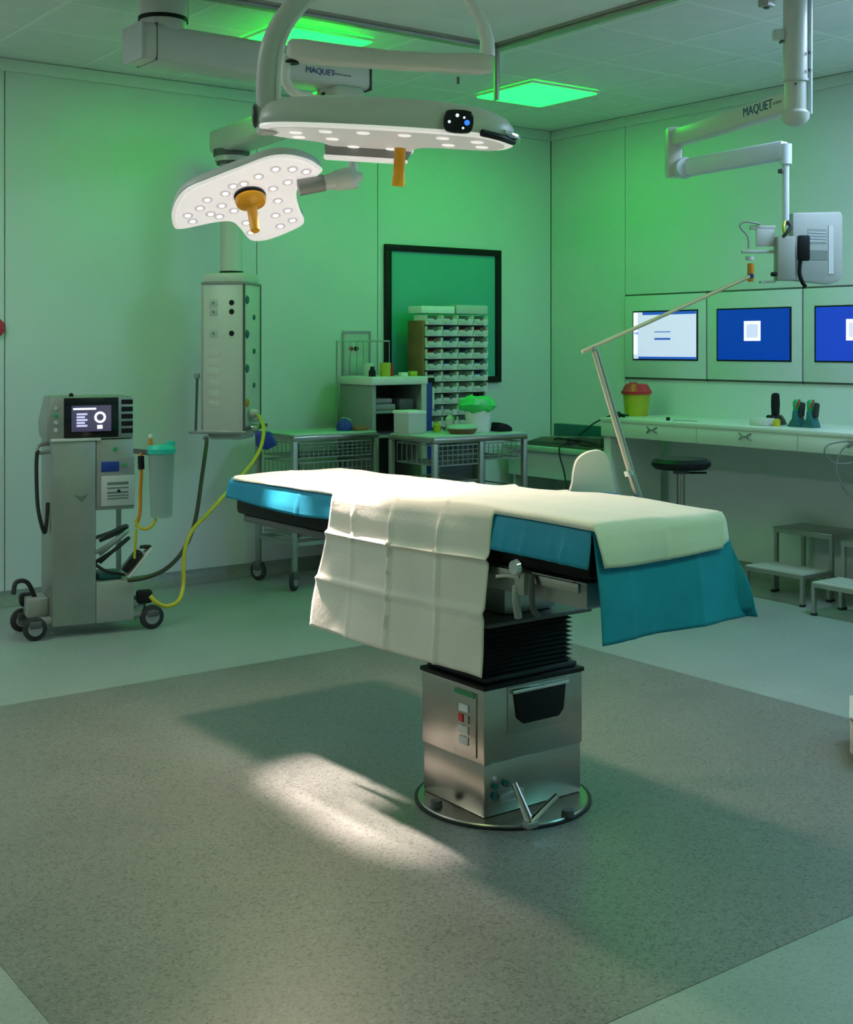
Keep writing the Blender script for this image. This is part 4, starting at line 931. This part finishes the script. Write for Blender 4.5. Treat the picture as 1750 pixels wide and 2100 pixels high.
# ================================================================== RIGHT WALL: monitors, counter
EM = [(6.602, 5.831), (5.831, 5.049), (5.049, 4.267)]
LAB = ['flush wall monitor with white page and blue bars above the counter', 'flush wall monitor with plain blue screen and small white square', 'flush wall monitor with violet blue screen cut by the photo edge']
for i, (ya, yb) in enumerate(EM):
    t = thing('wall_monitor', LAB[i], 'monitor', (XR, (ya + yb) / 2, 1.268), group='flush monitors above the counter')
    MB().box(XR - .020, XR - .001, yb + .006, ya - .006, 1.276, 1.862).build('cover_panel', 'wall', t, bevel=.003)
    for a in ((ya - .006, ya + .004, 1.262, 1.876), (yb - .004, yb + .006, 1.262, 1.876)): MB().box(XR - .008, XR - .001, a[0], a[1], a[2], a[3]).build('edge_strip', 'darkgrey', t)
    for z in (1.266, 1.864): MB().box(XR - .008, XR - .001, yb, ya, z - .002, z + .010).build('edge_strip', 'darkgrey', t)
    s0, s1 = (6.515, 5.903) if i == 0 else ((5.738, 5.130) if i == 1 else (4.955, 4.35))
    MB().box(XR - .025, XR - .019, s1, s0, 1.400, 1.752).build('bezel', 'black', t, bevel=.002)
    sc = MB().box(XR - .027, XR - .0245, s1 + .012, s0 - .012, 1.410, 1.742).build('screen', ('scr_white', 'scr_blue', 'scr_violet')[i], t)
    xs = XR - .0275
    def plate(ya_, yb_, za, zb_, m, nm='screen_block'): MB().box(xs - .0006, xs + .001, yb_, ya_, za, zb_).build(nm, m, sc)
    if i == 0:
        plate(s0 - .10, s1 + .012, 1.722, 1.742, 'scr_bar'); plate(s0 - .06, s1 + .012, 1.410, 1.426, 'scr_bar'); plate(6.30, 6.15, 1.598, 1.604, 'scr_bar'); plate(6.30, 6.15, 1.545, 1.558, 'scr_bar')
        plate(s0 - .012, s0 - .05, 1.44, 1.74, 'scr_brightwhite'); plate(6.50, 6.46, 1.585, 1.600, 'scr_bar')
    else:
        yc = (s0 + s1) / 2 + .0
        plate(yc + .07, yc - .065, 1.535, 1.665, 'scr_brightwhite'); MB().box(xs - .0012, xs - .0004, yc - .045, yc + .05, 1.555, 1.645).build('screen_block', 'scr_white', sc)
# counter
CX = 6.12; CZ = 1.018
t = thing('wall_counter', 'long white wall counter with deep front apron under the monitors', 'counter', (6.4, 4.0, .0))
MB().box(CX, XR - .001, 1.2, 6.25, CZ - .028, CZ).build('worktop', 'white', t, bevel=.004)
MB().box(CX + .004, CX + .024, 1.2, 6.246, .893, CZ - .028).build('front_apron', 'white', t, bevel=.003)
MB().box(CX + .03, XR - .09, 6.18, 6.246, .0015, CZ - .028).build('end_panel', 'white', t, bevel=.003)
for yy in (5.776, 5.019, 4.26):
    h = None
    for s_ in (-1, 1):
        MB().tube([V((CX + .002, yy + s_ * .045, .977)), V((CX - .006, yy + s_ * .022, .966)), V((CX - .006, yy + s_ * .022, .950)), V((CX + .002, yy + s_ * .045, .938))], .0045, 8).build('drawer_pull', 'marking', t, smooth=True)
    MB().box(CX - .001, CX + .004, yy - .018, yy + .018, .953, .961).build('pull_mark', 'marking', t)
for yy in (5.40, 4.64): MB().box(CX + .0025, CX + .005, yy - .0015, yy + .0015, .896, CZ - .03).build('apron_joint', 'joint', t)
# sharps container
sp = V((6.46, 6.24, CZ + .0005))
t = thing('sharps_container', 'yellow sharps container with red lid on the counter', 'sharps container', sp)
rings = [[sp + V((cos(a) * r_ * 1.0, sin(a) * r_, z)) for a in [2 * pi * k / 24 for k in range(24)]] for r_, z in ((.078, 0), (.082, .02), (.094, .155))]
MB().loft(rings).build('tub', 'lime', t, smooth=True)
MB().lathe([(.0, .150), (.104, .150), (.106, .170), (.098, .178), (.085, .205), (.07, .222), (0, .224)], sp, 24).build('lid', 'red', t, smooth=True)
MB().lathe([(.0, .222), (.03, .222), (.028, .232), (0, .232)], sp + V((.0, .03, 0)), 16).build('lid_flap', 'red', t, smooth=True)
simple('cable_plug', MB().tube(spline([(6.20, 6.10, CZ + .014), (6.20, 6.15, CZ + .02), (6.20, 6.20, CZ + .021)], 5), [.012] * 5 + [.02] * 6, 10), 'black', 'black plug lying on the counter corner by the sharps container', 'plug', smooth=True)
hose('device_cable', [(6.30, 6.16, CZ + .010), (6.30, 6.30, CZ + .009), (6.24, 6.42, .97), (6.22, 6.50, .91), (6.24, 6.58, .875)], .006, 'rubber', 'black cable dropping from counter end to the low shelf')
# cordless phone and clamps
p = V((6.42, 5.03, CZ + .0005))
t = thing('cordless_phone', 'black cordless phone standing in its charging base on the counter', 'phone', p)
MB().prism([(-.05, 0), (.06, 0), (.045, .03), (.02, .06), (-.035, .06)], -.045, .045, frame(p, (0, -1, 0), (0, 0, 1), (-1, 0, 0))).build('base', 'blackgloss', t, bevel=.008)
MB().prism([(-.022, .055), (.022, .055), (.026, .13), (.022, .185), (.010, .195), (-.014, .195), (-.024, .18), (-.026, .12)], -.018, .014, frame(p, (0, -1, .05), (0, 0, 1), (-1, 0, 0))).build('handset', 'black', t, bevel=.008)
simple('note_box', MB().box(6.25, 6.34, 4.97, 5.09, CZ + .0005, CZ + .045), 'cream', 'pale cream note box in front of the cordless phone', 'note box', bevel=.005)
simple('amber_bottle', MB().lathe([(0, CZ + .0005), (.022, CZ + .0005), (.022, CZ + .035), (.012, CZ + .045), (0, CZ + .046)], (6.30, 4.925, 0), 16), 'yellow', 'small yellow pot next to the note box', 'pot', smooth=True)
for k, yy in enumerate((4.825, 4.725)):
    p = V((6.36, yy, CZ + .0005))
    t = thing('clamp_holder', ('dark teal device holder beside the cordless phone', 'dark teal device holder farther right on the counter')[k], 'holder', p, group='teal holders on the counter')
    MB().prism([(-.05, 0), (.05, 0), (.03, .05), (.012, .10), (-.006, .10), (-.012, .05)], -.035, .035, frame(p, (0, -1, 0), (0, 0, 1), (-1, 0, 0))).build('foot', 'darkteal', t, bevel=.006)
    MB().prism([(-.012, .08), (.014, .08), (.022, .15), (.0, .165), (-.018, .15)], -.02, .02, frame(p, (0, -1, .1 - .25 * k), (0, 0, 1), (-1, 0, 0))).build('grip', 'greenlight', t, bevel=.005)
    MB().prism([(.018, .06), (.045, .06), (.055, .14), (.035, .15)], -.016, .016, frame(p, (0, -1, 0), (0, 0, 1), (-1, 0, 0))).build('jaw', 'rubber', t, bevel=.005)
    MB().tube([p + V((-.03, -.02, .12)), p + V((-.03, -.045, .165))], .005, 8).build('pin', 'red', t)
simple('pen', MB().cyl((6.24, 5.70, CZ + .006), (6.27, 5.52, CZ + .006), .005, n=8), 'greywhite', 'thin pale pen lying on the counter', 'pen', smooth=True)
simple('black_clip', MB().box(6.22, 6.24, 5.725, 5.745, CZ + .0005, CZ + .02), 'black', 'tiny black clip lying on the counter', 'clip', bevel=.003)
# low shelf unit in the corner
t = thing('corner_desk', 'low green tinted shelf between the carts and the counter', 'shelf', (6.4, 6.8, 0))
MB().box(6.16, XR - .001, 6.30, 7.33, .74, .775).build('shelf_top', 'greentop', t, bevel=.004)
MB().box(6.20, 6.22, 6.32, 7.30, .55, .74).build('front_board', 'wall', t)
for y in (6.34, 7.28): MB().box(6.24, 6.62, y - .015, y + .015, .0015, .74).build('support', 'wall', t, bevel=.003)
t = thing('cable_tray', 'dark equipment tray full of cables on the low corner shelf', 'equipment tray', (6.36, 6.80, .7755))
MB().box(6.24, 6.52, 6.36, 7.18, .7755, .795).build('tray', 'darkgrey', t, bevel=.004)
MB().box(6.47, 6.53, 6.37, 7.10, .796, .925).build('back_unit', 'darkteal', t, bevel=.006)
MB().prism([(7.16, .797), (6.75, .797), (6.72, .85), (7.0, .84)], 6.26, 6.40, frame((0, 0, 0), (0, 1, 0), (0, 0, 1), (1, 0, 0))).build('folder', 'marking', t, bevel=.004)
MB().box(6.27, 6.40, 6.40, 6.62, .797, .86).build('power_supply', 'darkgrey', t, bevel=.006)
for k in range(3): MB().tube(spline([(6.28 + .03 * k, 6.40 + .1 * k, .81), (6.25, 6.60 + .1 * k, .84), (6.30, 6.80 + .05 * k, .82), (6.40, 6.95, .85)], 6), .007, 8).build('cable', 'rubber', t, smooth=True)
hose('low_cable', [(6.236, 6.66, .80), (6.15, 6.67, .80), (6.13, 6.665, .74), (6.15, 6.64, .62), (6.14, 6.60, .5)], .006, 'rubber', 'thin dark cable hanging under the corner shelf')
# cable loops hanging from the counter front at the right edge
t = thing('cable_loop', 'thin grey cable looped down in front of the counter', 'cable', (6.08, 4.3, .6))
d_ = 7.02
MB().tube(spline([at(1770, 905, d=d_), at(1735, 905, d=d_), at(1700, 912, d=d_), at(1692, 930, d=d_), at(1715, 950, d=d_), at(1750, 948, d=d_), at(1775, 935, d=d_)], 8), .0045, 8).build('loop', 'marking', t, smooth=True)
MB().tube(spline([at(1765, 900, d=d_), at(1730, 920, d=d_), at(1716, 955, d=d_), at(1722, 985, d=d_), at(1742, 1015, d=d_), at(1765, 1030, d=d_)], 8), .0045, 8).build('loop', 'marking', t, smooth=True)
MB().tube([at(1772, 935, d=d_), at(1772, 880, d=d_ + .02)], .008, 8).build('hanger', 'grey', t)

# swivel stool
sc_ = at(1397, 950, d=7.5); sr = .172
t = thing('swivel_stool', 'round black swivel stool on a thin column before the counter', 'stool', (sc_.x, sc_.y, 0))
c0 = V((sc_.x, sc_.y, 0)); sz = sc_.z
MB().lathe([(0, sz - .032), (sr - .02, sz - .032), (sr, sz - .012), (sr, sz + .008), (sr - .025, sz + .028), (0, sz + .030)], c0, 36).build('seat', 'black', t, smooth=True)
MB().lathe([(0, sz - .06), (.045, sz - .06), (.05, sz - .0325), (0, sz - .0325)], c0, 20).build('seat_mount', 'darkgrey', t, smooth=True)
MB().cyl(c0 + V((0, 0, .10)), c0 + V((0, 0, sz - .06)), .024).build('column', 'steel', t, smooth=True)
MB().cyl(c0 + V((0, 0, sz * .45)), c0 + V((0, 0, sz * .68)), .031).build('column_sleeve', 'darkgrey', t, smooth=True)
MB().bar(c0 + V((0, 0, sz - .056)) + RT * .03, c0 + V((0, 0, sz - .056)) + RT * .15, .012, .012).build('height_lever', 'black', t)
for k in range(5):
    a = 2 * pi * k / 5 + .3; e = c0 + V((cos(a) * .24, sin(a) * .24, .075))
    MB().bar(c0 + V((0, 0, .11)), e, .03, .025).build('foot_arm', 'steel_dull', t, bevel=.004)
    castor(t, cos(a) * .24, sin(a) * .24, a + 1, r=.028, wd=.02, tall=.065)

# step stools
def step_stool(label, loc, rz, second=False):
    t = thing('step_stool', label, 'step stool', loc, rz, group='metal step stools by the right wall')
    # local: x towards wall, y along it
    s_ = .022
    for (xa, xb, h, nm) in ((0.0, .27, .18, 'lower'), (.27, .56, .385, 'upper')):
        for x in (xa + (.0 if nm == 'lower' else .004), xb - s_):
            for y in (0, .42 - s_):
                leg = MB().box(x, x + s_, y, y + s_, .012, h - .022).build('leg', 'steel_dull', t, local=True)
                MB().box(x - .002, x + s_ + .002, y - .002, y + s_ + .002, 0, .014).build('foot_cap', 'rubber', leg, local=True)
        for y in (0, .42 - s_): MB().box(xa, xb, y, y + s_, h - .022, h).build('frame_bar', 'steel_dull', t, local=True)
        for x in (xa, xb - s_): MB().box(x, x + s_, s_, .42 - s_, h - .022, h).build('frame_bar', 'steel_dull', t, local=True)
        if nm == 'lower':
            for k in range(5): MB().box(xa + .005 + k * .052, xa + .042 + k * .052, .004, .416, h + .0005, h + .008).build('tread_slat', 'greywhite', t, local=True)
        else: MB().box(xa - .005, xb, -.004, .424, h + .0005, h + .010).build('tread', 'steel_dull', t, local=True, bevel=.002)
    return t
s1_ = step_stool('two step metal stool with slatted lower tread, nearer the table', (6.12, 4.60, .0005), 0)
step_stool('second metal step stool half cut off by the right photo edge', (5.98, 4.02, .0005), 0)

# ================================================================== RIGHT CEILING ARM WITH MONITOR
dC = 5.9
pc = at(1632, 250, d=dC)
t = thing('monitor_arm', 'white jointed ceiling arm with printed logo carrying a flat monitor', 'monitor arm', (pc.x, pc.y, ZC))
zj = at(1632, 165, d=dC).z; zbm = at(1632, 235, d=dC).z
MB().cyl((pc.x, pc.y, zj), (pc.x, pc.y, ZC - .006), .056, n=28).build('drop_tube', 'cream', t, smooth=True)
sdv = RT * .062 - FW * .02
MB().cyl(V((pc.x, pc.y, zbm)) + sdv, V((pc.x, pc.y, ZC - .006)) + sdv, .010).build('cable_duct', 'paleblue', t, smooth=True)
for py_ in (112, 148):
    MB().cbox(V((pc.x, pc.y, at(1632, py_, d=dC).z)) + RT * .054 - FW * .045, (.012, .012, .012)).build('duct_clip', 'darkgrey', t)
MB().cyl((pc.x, pc.y, zj - .008), (pc.x, pc.y, zj + .004), .060, n=28).build('joint_ring', 'greywhite', t, smooth=True)
MB().cyl((pc.x, pc.y, zbm), (pc.x, pc.y, zj - .006), .050, n=28).build('arm_head', 'cream', t, smooth=True)
MB().lathe([(0, 0), (.02, .0), (.045, .012), (.062, .035), (.064, .06), (.05, .075), (0, .075)], V((pc.x, pc.y, zbm - .055)), 28).build('lower_cap', 'cream', t, smooth=True)
MB().lathe([(0, 0), (.006, 0), (.006, .004), (0, .004)], at(1632, 172, d=dC - .05), 10, frame((0, 0, 0), RT, UP, -FW)).build('screw', 'darkgrey', t)
qd = 6.95
A0 = V((pc.x, pc.y, at(1632, 208, d=dC).z)); A1 = at(1385, 293, d=qd)
A1.z = at(1385, 285, d=qd).z
MB().bar(A0, A1, .09, .088).build('upper_arm', 'cream', t, bevel=.012)
el0, el1 = at(1380, 262, d=qd), at(1380, 364, d=qd)
MB().box(-.035, .045, -.05, .05, el1.z, el0.z, frame((el0.x, el0.y, 0), RT, FW, UP)).build('elbow', 'cream', t, bevel=.015)
B0 = at(1405, 345, d=qd - .06); B1 = at(1612, 308, d=6.4)
MB().bar(B0, B1, .07, .095).build('spring_arm', 'paleblue', t, bevel=.015)
MB().lathe([(0, -.045), (.052, -.045), (.056, -.03), (.056, .03), (.052, .045), (0, .045)], B0, 24, frame((0, 0, 0), RT, UP, -FW)).build('pivot_disc', 'paleblue', t, smooth=True)
MB().lathe([(0, .044), (.010, .044), (.010, .05), (0, .05)], B0 + RT * .035, 12, frame((0, 0, 0), RT, UP, -FW)).build('pivot_screw', 'black', t)
MB().cyl(B1 - UP * .07, B1 + UP * .03, .030).build('end_joint', 'paleblue', t, smooth=True)
EDX = (B1 - V((0, 0, EYE))).dot(FW)
T1 = at(1613, 462, d=EDX)
MB().cyl(V((B1.x, B1.y, T1.z)), B1 - UP * .07, .017).build('drop_rod', 'paleblue', t, smooth=True)
MB().cbox(B1 - UP * .105 - RT * .02, (.03, .03, .022)).build('stop_clip', 'darkgrey', t, bevel=.004)
# lettering lies on the side of the upper arm facing the camera
ad = (A0 - A1).normalized(); nn = ad.cross(UP).normalized(); nn = nn if nn.dot(FW) < 0 else -nn; upv = nn.cross(ad).normalized()
mid = A1 + (A0 - A1) * .80
text_part('logo_lettering', 'MAQUET', .062, 'lettering', t, frame(mid + nn * .0465 + upv * .008 - ad * .02, ad, upv, nn))
text_part('small_lettering', 'GETINGE', .018, 'smalllettering', t, frame(mid + nn * .0465 + upv * .006 + ad * .145, ad, upv, nn))
bk = at(1594, 72, d=dC)
MB().cbox((0, 0, 0), (.05, .05, .05), frame(V((pc.x, pc.y, bk.z)) - RT * .078, RT, FW, UP)).build('side_bracket', 'cream', t, bevel=.008)
MB().cbox((0, 0, 0), (.012, .03, .012), frame(V((pc.x, pc.y, bk.z - .03)) - RT * .066, RT, FW, UP)).build('bracket_screw', 'darkgrey', t)
cs = at(1573, 4, z=ZC - .02)
t2 = thing('ceiling_sensor', 'small brown sensor box on the ceiling beside the monitor arm column', 'sensor', (cs.x, cs.y, ZC))
MB().box(cs.x - .03, cs.x + .03, cs.y - .03, cs.y + .03, ZC - .045, ZC - .0025).build('housing', 'rail', t2, bevel=.006)
MB().lathe([(0, ZC - .055), (.014, ZC - .052), (.018, ZC - .045), (0, ZC - .045)], (cs.x, cs.y, 0), 16).build('lens', 'darkgrey', t2, smooth=True)
# monitor and its bracket
DM = EDX
MF = frame(at(1613, 505, d=DM), RT, UP, -FW); pm = DM / FPX
def mx(px): return (px - 1613) * pm
def my(py): return (505 - py) * pm
mo = thing('boom_monitor', 'flat grey monitor seen from behind with black grip on its arm bracket', 'monitor', tuple(at(1680, 580, d=DM)))
yaw = Matrix.Rotation(radians(24), 4, 'Y')
MM = MF @ Matrix.Translation((mx(1625), 0, -.02)) @ Matrix.Rotation(radians(18), 4, 'Y')
wm = (mx(1740) - mx(1625)) / cos(radians(18))
poly = [(0, my(575)), (wm * .72, my(582)), (wm * .94, my(574)), (wm, my(560)), (wm, my(440)), (wm * .96, my(430)), (0, my(436))]
MB().prism(poly, -.025, .018, MM).build('housing', 'monitorback', mo, bevel=.008, seg=2)
MB().box(wm * .28, wm * .66, my(498), my(468), .018, .0195, MM).build('vent_plate', 'grey', mo)
for k in range(4): MB().box(wm * .30, wm * .64, my(494 - 6 * k), my(492 - 6 * k), .0195, .021, MM).build('vent_slot', 'greywhite', mo)
MB().box(wm * .28, wm * .68, my(532), my(512), .018, .0195, MM).build('label_plate', 'marking', mo)
MB().box(wm * .70, wm * .80, my(560), my(460), .018, .0215, MM).build('ridge', 'greywhite', mo)
MB().box(mx(1590), mx(1626), my(576), my(486), -.03, .05, MF).build('bracket_box', 'monitorback', mo, bevel=.006)
MB().box(mx(1632), mx(1656), my(536), my(484), .02, .055, MF).build('grip', 'black', mo, bevel=.008)
MB().tube(spline([MF @ V((mx(1638), my(534), .035)), MF @ V((mx(1636), my(560), .035)), MF @ V((mx(1642), my(578), .03)), MF @ V((mx(1650), my(588), .02))], 6), .010, 8).build('grip_stem', 'black', mo, smooth=True)
MB().box(mx(1540), mx(1592), my(470), my(462), -.03, -.005, MF).build('upper_bracket', 'greywhite', mo, bevel=.003)
MB().box(mx(1552), mx(1590), my(505), my(470), -.02, .0, MF).build('rear_plate', 'greywhite', mo, bevel=.004)
MB().box(mx(1522), mx(1590), my(519), my(513), -.02, .012, MF).build('handle_bar', 'greywhite', mo, bevel=.003)
MB().lathe([(0, 0), (.022, 0), (.022, .02), (0, .02)], MF @ V((mx(1538), my(534), 0)), 16).build('handle_collar', 'greywhite', mo, smooth=True)
MB().lathe([(0, 0), (.014, .0), (.018, .02), (.016, .092), (0, .094)], MF @ V((mx(1540), my(578), 0)), 16).build('sterile_grip', 'amber', mo, smooth=True)
MB().tube(spline([MF @ V((mx(1560), my(460), 0)), MF @ V((mx(1530), my(455), 0)), MF @ V((mx(1518), my(464), 0)), MF @ V((mx(1534), my(485), 0)), MF @ V((mx(1536), my(510), 0))], 6), .005, 8).build('cable', 'grey', mo, smooth=True)
MB().tube(spline([MF @ V((mx(1613), my(455), .02)), MF @ V((mx(1618), my(466), .035)), MF @ V((mx(1608), my(480), .045)), MF @ V((mx(1600), my(490), .04))], 6), .010, 8).build('cable', 'rubber', mo, smooth=True)
MB().tube(spline([MF @ V((mx(1608), my(455), .02)), MF @ V((mx(1603), my(468), .04)), MF @ V((mx(1606), my(484), .04))], 6), .008, 8).build('cable', 'lime', mo, smooth=True)
MB().cbox((mx(1584), my(563), .03), (.03, .022, .03), MF).build('knob', 'black', mo, bevel=.008)
MB().box(mx(1560), mx(1590), my(580), my(576), -.03, .02, MF).build('lower_bracket', 'greywhite', mo)

# white bin peeking in at the right photo edge
e = at(1744, 1566, z=0); g = (V((e.x, e.y, 0))).normalized(); r_ = V((g.y, -g.x, 0))
t = thing('waste_bin', 'low white bin on the floor cut by the right photo edge', 'bin', (e.x + r_.x * .15, e.y + r_.y * .15, 0))
M = frame(V((e.x, e.y, 0)), r_, g, UP)
MB().box(0, .3, 0, .3, .03, .155, M).build('body', 'white', t, bevel=.012)
MB().box(-.004, .304, -.004, .304, .155, .168, M).build('lid', 'greywhite', t, bevel=.005)
for a, b in ((.03, .03), (.27, .03), (.03, .27), (.27, .27)): MB().lathe([(0, .0015), (.016, .0015), (.016, .032), (0, .032)], M @ V((a, b, 0)), 14).build('foot', 'rubber', t, smooth=True)
